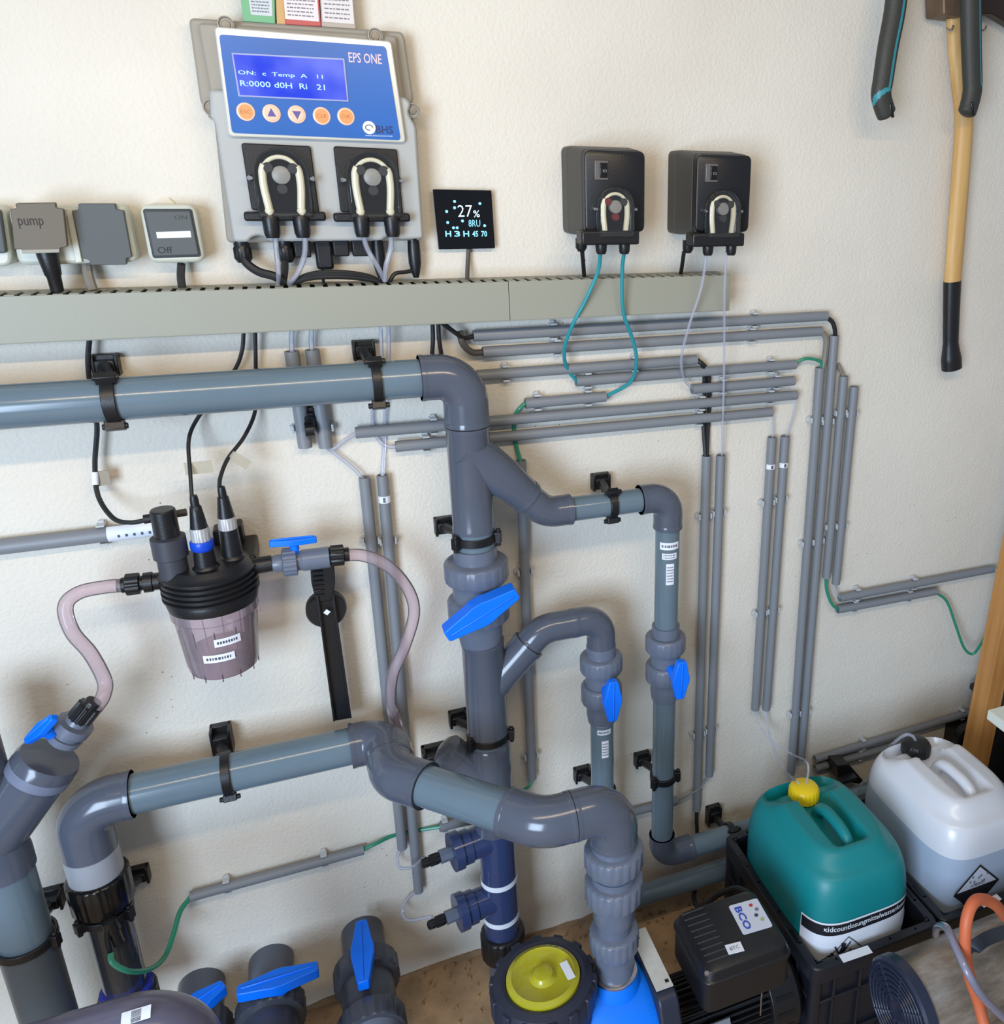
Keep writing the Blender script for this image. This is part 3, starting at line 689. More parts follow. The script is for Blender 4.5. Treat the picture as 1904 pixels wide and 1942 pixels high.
c = V(700, 242, .0615); lg = obj('logo', MB().lathe(c, OUT, [(0, .0085), (.0003, .0085)], 28), paper, pan)
obj('logo_mark', MB().tube([c+OUT*.0005+Vector((math.cos(a)*.005, 0, math.sin(a)*.0035)) for a in [i*.7 for i in range(8)]], .0006, 6), ink, lg)
ptext('panel_text', 'www.abwassertechnik', 693, 258, 52, paper, pan, .0614, 3)
btn = mat('button_orange', (238, 196, 168), .4); bin_ = mat('button_orange_ink', (232, 152, 92), .4); bvi = mat('button_violet_ink', (92, 80, 150), .4)
for i, (u, v) in enumerate(((466, 212), (515, 215), (563, 217), (610, 220), (656, 221))):
    c = V(u, v, .0612); b = obj('button', MB().lathe(c, OUT, [(0, .0112), (.0006, .0112), (.0010, .0106)], 32), btn, ct)
    obj('button_face', MB().lathe(c+OUT*.001, OUT, [(0, .0088), (.0004, .0085)], 28), bin_ if i not in (1, 2) else btn, b)
    q = c+OUT*.0016
    if i in (1, 2):
        sgn = 1 if i == 1 else -1
        obj('button_symbol', MB().prism([q+Vector((-.0055, 0, -.004*sgn)), q+Vector((.0055, 0, -.004*sgn)), q+Vector((0, 0, .0065*sgn))], (0, .0003, 0)), bvi, b)
    else:
        text('button_symbol', ('ESC', '', '', 'CLR', 'OK')[i], mat('button_brown', (178, 112, 70), .5), b, q+Vector((-.0062, 0, -.0025)), Xd, Zd, width=.0125, height=.005)

cream = mat('pump_hose_cream', (236, 230, 200), .35)
cover_m = clear_mat('clear_cover', (246, 247, 248), .015, .03)
def pump_head(parent, c, s, red=False, disc=(150, 148, 142), arch_m=None):
    """peristaltic head: arched bay, rotor with rollers, squeezed hose, clear cover; c = rotor centre, s = bay radius"""
    pts = [c+Vector((math.cos(a)*s, 0, math.sin(a)*s)) for a in [PI*i/16 for i in range(17)]]+[c+Vector((-s*1.04, 0, -s*1.55)), c+Vector((s*1.04, 0, -s*1.55))]
    bay = obj('pump_bay', MB().prism([p+OUT*.004 for p in pts], (0, .004, 0)), blk2, parent, .0006)
    R_ = s*.62
    hp = [c+Vector((-R_*.95, 0, -s*1.25)), c+Vector((-R_*1.08, 0, -s*.5))]+[c+Vector((math.cos(a)*R_*1.08, 0, math.sin(a)*R_*1.08)) for a in [PI-PI*i/10 for i in range(11)]]+[c+Vector((R_*1.08, 0, -s*.5)), c+Vector((R_*.95, 0, -s*1.25))]
    hp = [p+OUT*.009 for p in hp]; hp = cr(hp, 4); n = len(hp)
    rs = [s*(.15 if i < n*.28 or i > n*.72 else .085) for i in range(n)]
    h = obj('pump_hose', MB().tube(hp, rs, 10), cream, bay)
    for k in (-1, 1): obj('hose_clip', MB().lathe(c+Vector((k*R_*.95, 0, -s*1.42))+OUT*.009, Zd, [(-.1*s, s*.12), (.02*s, s*.17), (.12*s, s*.17), (.2*s, s*.12)], 14), cream, bay)
    rot = obj('rotor', MB().lathe(c+OUT*.004, OUT, [(0, s*.34), (.008, s*.34), (.009, s*.3), (.0095, s*.05)], 28), mat('rotor_%d' % disc[0], disc, .4), bay)
    for k in range(3):
        a = .5+k*2*PI/3; obj('roller', MB().lathe(c+Vector((math.cos(a)*s*.52, 0, math.sin(a)*s*.52))+OUT*.004, OUT, [(0, s*.2), (.009, s*.2), (.010, s*.16)], 18), mat('roller_red', (120, 40, 42), .3) if red and k != 0 else mat('roller_dark', (58, 56, 56), .25), rot)
    cp = [c+OUT*.020+Vector((math.cos(a)*s*1.0, 0, math.sin(a)*s*1.0)) for a in [PI*i/20 for i in range(21)]]+[c+OUT*.020+Vector((-s*1.0, 0, -s*1.58)), c+OUT*.020+Vector((s*1.0, 0, -s*1.58))]
    obj('clear_cover', MB().prism(cp, (0, .016, 0), 1.03), cover_m, bay, .003)
    for k in (-1, 1): obj('screw', MB().lathe(c+Vector((k*s*1.12, 0, -s*.12)), OUT, [(0, s*.11), (.014, s*.11), (.016, s*.07)], 14), steel, bay)
    return bay
for (qd, cu) in (([(457, 271), (589, 277), (606, 404), (477, 398)], (533, 332)), ([(632, 277), (753, 283), (765, 406), (646, 402)], (705, 336))):
    hd = plate('pump_head', qd, .058, .045, blk, ct, r=.004, bevel=.0015)
    hb = obj('foot', MB().box(V((qd[2][0]+qd[3][0])/2, qd[2][1]+6, .060), .104, .022, .012), blk, hd, .003)
    pump_head(hd, V(cu[0], cu[1], .058), .0345)
    for k in (-1, 1):
        p = V(cu[0]+8+k*29, 408, .067); obj('nozzle', MB().lathe(p, -Zd, [(0, .0105), (.004, .0115), (.024, .0105), (.030, .0085)], 20), blk, hd)
# glands and plugs under the box
for u, k in ((458, 'gland'), (540, 'gland'), (572, 'socket'), (612, 'plug'), (645, 'socket'), (681, 'socket'), (716, 'probe_plug'), (784, 'probe_plug')):
    p = V(u, 462 if u < 600 else 460, .022)
    if k == 'gland': obj('cable_gland', MB().lathe(p, -Zd, [(-.006, .0105), (.004, .0105), (.006, .012, 1), (.020, .012, 1), (.026, .008)], 36, (12, .1)), blk, ct)
    elif k == 'socket': obj('socket', MB().box(p-Zd*.006, .022, .02, .026), blk, ct, .002)
    elif k == 'plug':
        obj('plug', MB().box(p-Zd*.016, .024, .014, .044), blk, ct, .004)
    else: obj('probe_plug', MB().lathe(p, -Zd, [(-.006, .0085), (.014, .0095), (.03, .0095), (.046, .006), (.052, .004)], 20), blk, ct)

# cards standing on the box
def card(uv, m, label, off, inner=None, im=None, lines=0, cat='card'):
    pts = [V(u, v, off) for u, v in uv]; o = obj('leaflet', MB().prism(pts, (0, .012, 0)), m, None, .0008)
    label_as(o, label, cat)
    if inner:
        pts2 = [V(u, v, off+.0008) for u, v in inner]; s_ = obj('print_area', MB().prism(pts2, (0, .0005, 0)), im, o)
        tl, tr, br, bl = inner
        mb = MB(); random.seed(lines)
        for i in range(lines):
            b = .30+.62*i/max(1, lines-1); a = .08
            while a < .85:
                da = random.uniform(.04, .14); u0, v0 = lerp2(inner, a, b); u1, v1 = lerp2(inner, min(.92, a+da), b)
                p, q = V(u0, v0, off+.0010), V(u1, v1, off+.0010); mb.add([p, q, q+Zd*.0016, p+Zd*.0016], [(0, 1, 2, 3)]); a += da+.03
        obj('print', mb, mat('print_grey', (120, 118, 130), .6), s_)
    return o
card([(450, -60), (520, -58), (522, 45), (461, 40)], mat('card_green', (112, 172, 128), .5), 'green framed card standing on top of the control box', .030, [(464, -50), (514, -48), (517, 31), (476, 28)], mat('card_grey', (196, 204, 206), .5), 9)
card([(521, -58), (537, -57), (542, 46), (525, 45)], mat('card_ochre', (200, 160, 104), .5), 'narrow ochre strip standing between the green and the red card', .028)
card([(536, -57), (601, -54), (609, 50), (542, 46)], mat('card_red', (188, 84, 80), .5), 'red edged white card standing on top of the control box', .031, [(534, -56), (598, -54), (605, 41), (541, 36)], mat('card_white', (222, 214, 212), .5), 9)
card([(604, -55), (665, -53), (675, 55), (610, 50)], mat('card_taupe', (176, 164, 152), .5), 'pale grey white card, rightmost on top of the control box', .030, [(606, -54), (664, -53), (672, 46), (612, 41)], mat('card_white2', (216, 210, 208), .5), 8)

# ---------------------------------------------------------------- sockets and switch
sock_w = mat('socket_white', (200, 202, 188), .4); sock_g = mat('socket_grey', (88, 92, 92), .55, spec=.3); sock_t = mat('socket_taupe', (102, 93, 78), .5, spec=.35)
t = thing('power_socket', V(8, 505, 0), 'white framed socket box cut off by the left photo edge', 'socket')
plate('frame', [(-95, 392), (8, 390), (24, 505), (-78, 507)], .038, 0, sock_w, t, r=.012, bevel=.004)
plate('flap', [(-85, 398), (0, 397), (12, 480), (-70, 482)], .046, .03, sock_g, t, r=.004, bevel=.002)
t = thing('power_socket', V(140, 500, 0), 'white double socket box with two grey spring flaps, pump written on one', 'socket')
plate('frame', [(14, 392), (238, 388), (262, 497), (34, 504)], .040, 0, sock_w, t, r=.012, bevel=.005)
plate('divider', [(124, 396), (136, 396), (156, 497), (143, 499)], .044, .03, sock_w, t, bevel=.001)
fo = plate('flap', [(31, 385), (105, 384), (106, 394), (120, 396), (128, 468), (114, 470), (113, 478), (42, 479), (41, 473), (27, 473), (19, 396), (31, 395)], .072, .064, sock_t, t, r=.0018, bevel=.001)
plate('flap_lip', [(41, 474), (113, 472), (112, 479), (42, 481)], .0725, .066, mat('lip_pale', (150, 144, 130), .5), t, bevel=.0005)
ptext('handwriting', 'pump', 37, 434, 48, mat('marker', (50, 44, 40), .7), fo, .0725, 20)
obj('flap_arm', MB().prism([V(30, 386, .072), V(105, 385, .072), V(105, 390, .044), V(30, 391, .044)], (0, .003, -.003)), sock_t, t)
f2 = plate('flap', [(148, 386), (218, 386), (220, 397), (234, 399), (250, 488), (239, 490), (240, 502), (171, 503), (169, 493), (157, 491), (136, 400), (149, 397)], .048, .036, sock_g, t, r=.0018, bevel=.001)
obj('plug', MB().lathe(V(88, 476, .052), Vector((.06, 0, -1)), [(-.01, .0125), (.006, .0120), (.03, .0095), (.032, .0082), (.05, .0070), (.052, .006)], 24), blk, t)
t = thing('light_switch', V(330, 500, 0), 'white framed grey rocker switch with a white bar sticker', 'switch')
plate('frame', [(263, 388), (370, 388), (390, 497), (284, 500)], .040, 0, sock_w, t, r=.013, bevel=.005)
plate('inset', [(270, 396), (364, 396), (382, 487), (290, 490)], .0405, .03, blk, t, r=.004)
rk = plate('rocker', [(273, 400), (361, 400), (378, 484), (292, 487)], .043, .03, sock_g, t, r=.003, bevel=.002)
plate('bar_sticker', [(296, 440), (361, 438), (363, 450), (298, 452)], .0436, .0428, paper, rk)
ptext('handwriting', 'Off', 300, 481, 28, inkb, rk, .0434, 13)
ptext('handwriting', 'ON', 331, 416, 24, mat('marker2', (66, 66, 64), .7), rk, .0434, 8)
plate('gasket_dab', [(300, 388), (318, 374), (334, 388)], .004, 0, mat('beige_dab', (222, 212, 190), .7), t, r=.004)

# ---------------------------------------------------------------- thermostat
t = thing('thermostat', V(888, 472, 0), 'small black glass thermostat with glowing digits right of the control box', 'thermostat')
plate('back_housing', [(829, 364), (928, 364), (935, 467), (839, 469)], .010, 0, blk, t, r=.002)
gp = plate('glass_front', [(821, 359), (932, 361), (939, 471), (832, 473)], .014, .009, mat('black_glass', (8, 8, 11), .06), t, r=.0012, bevel=.0006)
glow = mat('glow_white', (190, 230, 255), .5, emit=(205, 235, 255), es=1.3); glow2 = mat('glow_blue', (120, 190, 225), .5, emit=(130, 200, 235), es=.9)
ptext('digits', '27', 869, 411, 27, glow, gp, .0144, 22, bold=-.01)
ptext('digits', '%', 898, 412, 12, glow, gp, .0144, 13)
ptext('digits', '8RU', 889, 430, 22, glow2, gp, .0144, 13)
for i, s_ in enumerate(('H', '3', 'H', '45', '70')): ptext('digits', s_, 845+17*i, 449, 11, glow2, gp, .0144, 11, bold=.02)
mb = MB()
for u, v in ((862, 382), (862, 394), (847, 401), (849, 422), (860, 432), (867, 432), (877, 419), (910, 386), (919, 428)): mb.lathe(V(u, v, .0141), OUT, [(0, .0022), (.0003, .0022)], 12)
obj('symbols', mb, glow2, gp)

# ---------------------------------------------------------------- dosing pumps
dark_g = mat('pump_box_grey', (64, 62, 58), .5, bump=.15, bscale=500)
def dosing_pump(u, v, label, red, cu):
    c = V(u, v, .10); c = Vector((c.x, 0, c.z))
    t = thing('dosing_pump', pt(c.x, 0, c.z-.07), label, 'dosing pump', 'dosing pumps on the wall')
    def ring(hw, hh, off, r=.010):
        return rounded([pt(c.x-hw, off, c.z+hh), pt(c.x+hw, off, c.z+hh), pt(c.x+hw, off, c.z-hh), pt(c.x-hw, off, c.z-hh)], r)
    obj('housing', MB().loft([ring(.0545, .0665, .0), ring(.0545, .0665, .030), ring(.0535, .0655, .0305), ring(.0535, .0655, .032), ring(.0545, .0665, .0325), ring(.0500, .0610, .088)]), dark_g, t, .001)
    fr = obj('front_panel', MB().loft([ring(.0492, .0600, .088), ring(.0485, .0592, .1015), ring(.0465, .0572, .1030)]), blk, t, .001)
    p = V(cu[2], cu[3], .1035)
    sw = obj('rocker_switch', MB().box(p+Vector((0, 0, 0)), .022, .006, .028), mat('switch_rim', (96, 92, 90), .4), t, .0015)
    obj('switch_face', MB().box(p+OUT*.002+Vector((.003, 0, 0)), .012, .006, .021), blk2, sw, .001)
    text('switch_mark', 'IO', mat('mark_grey', (150, 148, 146), .5), sw, p+OUT*.0055+Vector((.001, 0, -.003)), Xd, Zd, width=.006)
    pump_head(fr, V(cu[0], cu[1], .103), .0285, red=red, disc=(150, 138, 130))
    ft = obj('hose_bracket', MB().box(V(cu[0]-10, cu[1]+58, .106), .094, .03, .021), blk, t, .003)
    for k in (-1, 1):
        q = V(cu[0]-1+k*22, cu[1]+62, .106); obj('nozzle', MB().lathe(q, -Zd, [(0, .0085), (.004, .0095), (.018, .0085), (.022, .0065)], 18), blk, ft)
    obj('cable_gland', MB().lathe(V(cu[0]-61, cu[1]+60, .088), -Zd, [(0, .009), (.014, .009), (.02, .005)], 16), blk, t)
    return t
dosing_pump(1166, 364, 'black dosing pump with teal tubes, left of the pair', True, (1163, 392, 1140, 323))
dosing_pump(1371, 368, 'black dosing pump with clear tubes, right of the pair', False, (1366, 396, 1349, 328))

# ---------------------------------------------------------------- thin tubes and cables
cable('dosing_tube', [(1139, 476, .106), (1134, 515, .09), (1110, 570, .075), (1084, 620, .06), (1070, 665, .04), (1076, 700, .02), (1095, 724, .0135)], .0032, teal_m, 'left teal tube hanging from the left dosing pump', 'tube')
cable('dosing_tube', [(1184, 476, .106), (1180, 515, .09), (1182, 590, .075), (1200, 645, .06), (1207, 685, .05), (1195, 725, .03), (1146, 753, .0135)], .0032, teal_m, 'right teal tube hanging from the left dosing pump', 'tube')
cable('dosing_tube', [(1340, 478, .106), (1330, 545, .09), (1306, 620, .07), (1292, 680, .045), (1298, 720, .022), (1316, 738, .0135)], .0026, thin_m, 'clear tube curving left below the right dosing pump', 'tube')
cable('dosing_tube', [(1377, 478, .106), (1374, 560, .085), (1373, 700, .04), (1369, 866, .0135)], .0024, thin_m, 'straight clear tube dropping from the right dosing pump into a conduit', 'tube')
cable('dosing_tube', [(520, 428, .067), (524, 470, .06), (528, 515, .05), (527, 541, .035)], .0036, thin_m, 'clear tube under the left pump head of the control box, left one', 'tube')
cable('dosing_tube', [(578, 428, .067), (578, 480, .06), (566, 515, .05), (548, 540, .035)], .0036, thin_m, 'clear tube under the left pump head, curving back left', 'tube')
cable('dosing_tube', [(686, 432, .067), (696, 470, .06), (716, 505, .055), (730, 533, .04)], .0036, thin_m, 'clear tube under the right pump head, slanting right', 'tube')
cable('dosing_tube', [(742, 432, .067), (741, 470, .06), (732, 505, .055), (730, 533, .045)], .0036, thin_m, 'clear tube under the right pump head, dropping almost straight', 'tube')
cable('cable', [(458, 474, .022), (466, 497, .03), (490, 515, .035), (520, 524, .04), (540, 536, .035)], .0062, rub, 'thick black cable bending from the left gland of the control box')
cable('cable', [(540, 478, .022), (540, 510, .03), (536, 541, .03)], .005, rub, 'black cable dropping straight from the second gland of the control box')
cable('cable', [(612, 500, .022), (612, 520, .025), (614, 541, .03)], .0022, rub, 'thin black cable below the square plug of the control box')
for i, h in enumerate((0, 4, 9)):
    cable('cable', [(548, 541, .028+.003*i), (585, 521+h*.8, .04), (640, 516+h, .045), (700, 524+h*.7, .04), (728, 541, .034+.002*i)], .0034, rub, ('uppermost', 'middle', 'lowest')[i]+' arched black cable lying on the trunking under the control box')
cable('cable', [(720, 498, .022), (716, 510, .03), (724, 528, .035), (733, 541, .03)], .003, rub, 'short black cable from the slanted probe plug under the box')
cable('cable', [(790, 512, .022), (768, 516, .03), (748, 520, .035), (736, 541, .032)], .003, rub, 'thin black cable from the rightmost plug of the control box')
cable('cable', [(96, 498, .052), (99, 525, .045), (106, 552, .035)], .0062, rub, 'black plug cable under the open socket flap')
cable('cable', [(164, 500, .02), (168, 525, .025), (176, 551, .03)], .0064, mat('cable_grey', (124, 118, 108), .5), 'grey cable under the closed socket flap')
cable('cable', [(344, 499, .02), (343, 525, .025), (346, 548, .03)], .0052, rub, 'black cable under the rocker switch')
cable('cable', [(889, 470, .006), (887, 500, .012), (886, 534, .025)], .0034, mat('cable_taupe', (80, 74, 70), .5), 'thin dark cable under the thermostat')
cable('cable', [(1104, 476, .088), (1106, 500, .06), (1108, 524, .035)], .0034, rub, 'black power cord of the left dosing pump')
cable('cable', [(1297, 478, .088), (1294, 500, .06), (1291, 520, .035)], .0034, rub, 'black power cord of the right dosing pump')
# below the trunking
t = label_as(cable('cable', [(170, 640, .02), (167, 690, .02), (175, 760, .016), (184, 810, .02), (180, 880, .022), (186, 940, .03), (214, 982, .055), (245, 991, .07), (275, 987, .075)], .0034, rub, 'left black cable below the trunking, looping down to the flow sensor'), None, None)
obj('cable_tag', MB().box(V(193, 907, .022), .02, .0015, .022), mat('tag_grey', (150, 140, 124), .6), t)
obj('heat_shrink', MB().tube([V(180, 895, .0225), V(181, 919, .026)], .0042, 10), paper, t)
tg = clear_mat('tag_clear', (230, 226, 214), .4, .2, (215, 208, 190))
t = cable('cable', [(462, 632, .02), (459, 665, .02), (446, 700, .015), (410, 750, .012), (375, 793, .02), (358, 835, .04), (361, 900, .07), (364, 944, .085)], .0028, rub, 'black probe cable to the left probe of the water cell')
obj('cable_tag', MB().box(V(377, 887, .06), .036, .0012, .018), tg, t)
t = cable('cable', [(484, 631, .02), (485, 690, .015), (485, 750, .012), (482, 787, .02), (462, 830, .04), (432, 870, .06), (418, 905, .078), (416, 926, .088)], .0028, rub, 'black probe cable to the right probe of the water cell')
obj('cable_tag', MB().box(V(455, 873, .06), .030, .0012, .014, axes=(Vector((.75, 0, -.66)), OUT, Vector((.66, 0, .75)))), tg, t)
cable('cable', [(820, 610, .03), (821, 645, .025), (818, 690, .02)], .0034, rub, 'left of two black cables dropping behind the big elbow')
cable('cable', [(831, 610, .03), (833, 645, .025), (840, 690, .02)], .0034, rub, 'right of two black cables dropping behind the big elbow')
cable('cable', [(838, 612, .04), (862, 630, .03), (880, 641, .02), (900, 637, .0135)], .0038, rub, 'black cable bending into the left end of the topmost conduit')
cable('cable', [(872, 628, .02), (878, 652, .02), (895, 668, .018), (918, 668, .0135)], .0055, mat('cable_taupe', (80, 74, 70), .5), 'brown grey cable bending into the second conduit')
cable('cable', [(1562, 600, .0135), (1577, 609, .018), (1583, 624, .018), (1584, 642, .0135)], .0045, rub, 'black cable curving from the topmost conduit down into the tallest one')
cable('cable', [(1553, 628, .0135), (1566, 640, .018), (1565, 670, .016), (1560, 700, .0135)], .0058, mat('cable_grey', (124, 118, 108), .5), 'brownish cable curving from the second conduit downwards')
cable('cable', [(1588, 690, .006), (1594, 702, .01), (1600, 716, .0135)], .0042, mat('cable_grey', (124, 118, 108), .5), 'short grey cable entering the third vertical conduit')
cable('cable', [(1318, 683, .0135), (1332, 692, .02), (1336, 720, .004), (1334, 800, .004), (1338, 868, .0135)], .004, rub, 'left black cable dropping behind the horizontal conduits')
cable('cable', [(1322, 682, .0135), (1340, 700, .01), (1345, 740, .004), (1343, 800, .004), (1340, 868, .0135)], .004, rub, 'right black cable dropping behind the horizontal conduits')
cable('signal_tube', [(1505, 689, .0135), (1530, 680, .018), (1556, 686, .016), (1557, 700, .0135)], .0033, green_m, 'short green tube arching to the tall vertical conduits', 'tube')
cable('signal_tube', [(1000, 763, .0135), (984, 776, .014), (975, 800, .003), (978, 840, .003), (988, 878, .0135)], .0036, green_m, 'green tube running down behind two conduits beside the column', 'tube')
cable('dosing_tube', [(1461, 781, .0135), (1465, 800, .014), (1465, 834, .0135)], .0022, thin_m, 'short clear tube above the left stickered conduit', 'tube')
cable('dosing_tube', [(1508, 750, .0135), (1506, 778, .02), (1490, 832, .0135)], .0022, thin_m, 'short clear tube above the right stickered conduit', 'tube')
cable('dosing_tube', [(554, 620, .02), (553, 645, .015), (554, 672, .0135)], .0036, thin_m, 'clear tube entering the left conduit stub under the trunking', 'tube')
cable('dosing_tube', [(592, 618, .02), (590, 645, .015), (592, 670, .0135)], .0036, thin_m, 'clear tube entering the right conduit stub under the trunking', 'tube')
cable('dosing_tube', [(617, 845, .0135), (630, 852, .014), (655, 834, .014), (676, 822, .0135)], .003, thin_m, 'clear tube linking the conduit stub to the long conduit', 'tube')
cable('dosing_tube', [(616, 846, .012), (645, 868, .01), (672, 890, .012), (690, 910, .0135)], .003, thin_m, 'clear tube slanting down to the left conduit behind the hose', 'tube')
cable('dosing_tube', [(737, 612, .03), (737, 680, .02), (731, 780, .006), (728, 850, .004), (725, 906, .0135)], .0032, thin_m, 'clear tube dropping behind the top pipe into the stickered conduit', 'tube')
cable('dosing_tube', [(722, 612, .03), (722, 700, .02), (706, 780, .006), (716, 830, .006), (735, 846, .012), (756, 847, .0135)], .003, thin_m, 'clear tube dropping behind the top pipe into the lowest conduit', 'tube')
cable('signal_tube', [(1566, 1092, .0135), (1568, 1120, .016), (1578, 1146, .016), (1592, 1156, .0135)], .0036, green_m, 'green tube bending from a vertical conduit to the lower pair', 'tube')
cable('dosing_tube', [(1583, 1103, .0135), (1583, 1120, .016), (1595, 1134, .0135)], .003, thin_m, 'short clear tube bending into the upper conduit of the pair', 'tube')
cable('signal_tube', [(1771, 1122, .0135), (1795, 1140, .02), (1812, 1185, .03), (1828, 1228, .04), (1845, 1240, .05), (1862, 1218, .06), (1885, 1180, .07)], .0034, green_m, 'green tube sagging towards the wooden post', 'tube')
cable('dosing_tube', [(1878, 1081, .0135), (1892, 1082, .015), (1915, 1084, .02)], .006, clipm, 'pale end of a tube leaving the upper conduit towards the post', 'tube')
cable('cable', [(1321, 1530, .0135), (1321, 1555, .02), (1322, 1582, .03)], .0045, rub, 'short black cable under the vertical conduit by the crate')
cable('dosing_tube', [(1345, 1466, .0135), (1330, 1492, .02), (1306, 1508, .02), (1280, 1520, .0135)], .0026, cond_m, 'thin grey tube linking the vertical conduit to the low stub', 'tube')
cable('signal_tube', [(686, 1612, .0135), (712, 1600, .016), (745, 1585, .002), (790, 1575, .002), (836, 1568, .0135)], .0036, green_m, 'green tube running behind the conduit pair low on the wall', 'tube')
cable('dosing_tube', [(762, 1605, .0135), (754, 1625, .018), (758, 1645, .03), (780, 1645, .05), (806, 1626, .095)], .003, thin_m, 'clear tube looping to the upper black nipple of the column', 'tube')
cable('dosing_tube', [(794, 1687, .0135), (772, 1705, .018), (762, 1728, .03), (775, 1745, .05), (820, 1738, .095)], .003, thin_m, 'clear tube looping to the lower black nipple of the column', 'tube')
cable('signal_tube', [(1009, 1472, .0135), (1004, 1490, .02), (990, 1500, .03)], .0032, green_m, 'tiny green tube end below the lone conduit by the column', 'tube')
cable('signal_tube', [(364, 1699, .0135), (342, 1728, .03), (328, 1775, .06), (312, 1815, .09), (284, 1838, .13), (245, 1842, .165), (214, 1826, .165), (210, 1808, .155)], .0042, green_m, 'long green tube sagging to the sensor of the clear flow cell', 'tube')

# ---------------------------------------------------------------- water cell (filter bowl with probes)
xo = .095; xf = V(402, 1120, xo).x
def fz(v): return zc(xf, xo, v)
t = thing('measuring_cell', pt(xf, xo, fz(1262)), 'black capped measuring cell with a clear bowl, probes and two stickers', 'measuring cell')
zt_, zm = fz(1062), fz(1128)
R0 = .0640
prof = [(0, .02), (.0, .052), (.006, .0575)]
for i in range(5): a = .010+i*.0085; prof += [(a, R0-.003), (a+.002, R0+.001), (a+.005, R0+.001), (a+.007, R0-.003)]
prof += [(.056, R0-.002), (.066, R0-.004), (.068, .05)]
obj('cap', MB().lathe(pt(xf, xo, zt_), -Zd, prof, 60), blk, t)
bowl = clear_mat('bowl_plastic', (232, 220, 226), .26, .05, (226, 206, 214))
zb0, zb1 = zt_-.062, fz(1264)
Lb = zb0-zb1
bw = obj('bowl', MB().lathe(pt(xf, xo, zb0), -Zd, [(0, .0595), (.018, .0595), (.021, .0565), (.03, .0555), (Lb-.02, .0500), (Lb-.006, .0465), (Lb, .036), (Lb+.001, .001)], 60, caps=False), bowl, t)
obj('sediment', MB().lathe(pt(xf, xo, zb1+.034), -Zd, [(0, .047), (.012, .047), (.030, .044), (.033, .03)], 48), clear_mat('bowl_bottom', (215, 195, 205), .3, .15, (166, 134, 150)), bw)
mb = MB()
for i in range(12):
    a = 2*PI*i/12; p0 = pt(xf, xo, zb0-.03)+Vector((math.cos(a), math.sin(a), 0))*.0552; p1 = pt(xf, xo, zb1+.006)+Vector((math.cos(a), math.sin(a), 0))*.0470
    mb.tube([p0, p1, p1+Zd*-.005], .0009, 6)
obj('ribs', mb, clear_mat('bowl_rib', (200, 180, 192), .4, .1, (130, 108, 124)), bw)
nv2 = (CAM-pt(xf, xo, fz(1200))); nv2.z = 0; nv2.normalize()
for v, u_, w_ in ((1188, .16, .33), (1216, -.12, .40)):
    tape(bw, pt(xf, xo, fz(v)), Zd, .0545 if v < 1200 else .0530, nv2, w_, .0125, th0=u_, lines=1)
# pieces standing on the cap
def onw(u, v, off): return V(u, v, off)
k = pt(V(322, 1040, xo+.02).x, xo+.02, zt_)
gz = lambda v: zc(k.x, xo+.02, v)
obj('knob_base', MB().lathe(pt(k.x, xo+.02, zt_-.01), Zd, [(0, .019), (gz(1042)-zt_-.012+.01, .019), (gz(1042)-zt_-.010+.01, .0225), (gz(1018)-zt_+.01, .0225), (gz(1018)-zt_+.012, .016)], 30), mat('dark_grey_plastic', (58, 60, 68), .5), t)
obj('knob', MB().lathe(pt(k.x, xo+.02, gz(1030)), Zd, [(0, .0165), (gz(968)-gz(1030), .0160), (gz(968)-gz(1030)+.002, .0145)], 32), blk, t)
for (u, v0, v1, vs, vb, of, bl) in ((372, 940, 1000, 1024, 1042, xo+.025, True), (424, 923, 980, 1002, 1002, xo+.0, False)):
    x = V(u, (v0+v1)/2, of).x; z0, z1_, z2_, z3_ = (zc(x, of, q) for q in (v0, v1, vs, vb)); H = z0-z1_
    pr = obj('probe', MB().lathe(pt(x, of, z0), -Zd, [(0, .0048), (H*.12, .0056), (H*.3, .0058), (H*.34, .0075), (H*.6, .0090), (H, .0115)], 24), blk, t)
    obj('collar', MB().lathe(pt(x, of, z1_), -Zd, [(0, .0118), (.002, .0125, 1), (z1_-z2_, .0125, 1)], 48, (16, .06)), mat('collar_silver', (190, 190, 190), .35, metal=.3), pr)
    if bl: obj('ring', MB().lathe(pt(x, of, z2_), -Zd, [(0, .0145), (.002, .0155), (z2_-z3_-.004, .0155), (z2_-z3_, .013)], 28), mat('deep_blue2', (10, 70, 200), .35), pr)
    obj('port', MB().lathe(pt(x, of, z3_), -Zd, [(0, .013), (z3_-zt_-.004, .0145), (z3_-zt_, .018), (z3_-zt_+.008, .02)], 28), blk, t)
obj('wall_bracket', MB().prism(rounded([V(402, 1008, .03), V(457, 995, .03), V(474, 1075, .03), V(415, 1085, .03)], .004), (0, .03, 0)), blk, t, .002)
obj('wall_bracket', MB().box(pt(xf+.02, .045, zt_-.02), .09, .09, .03), blk, t, .004)
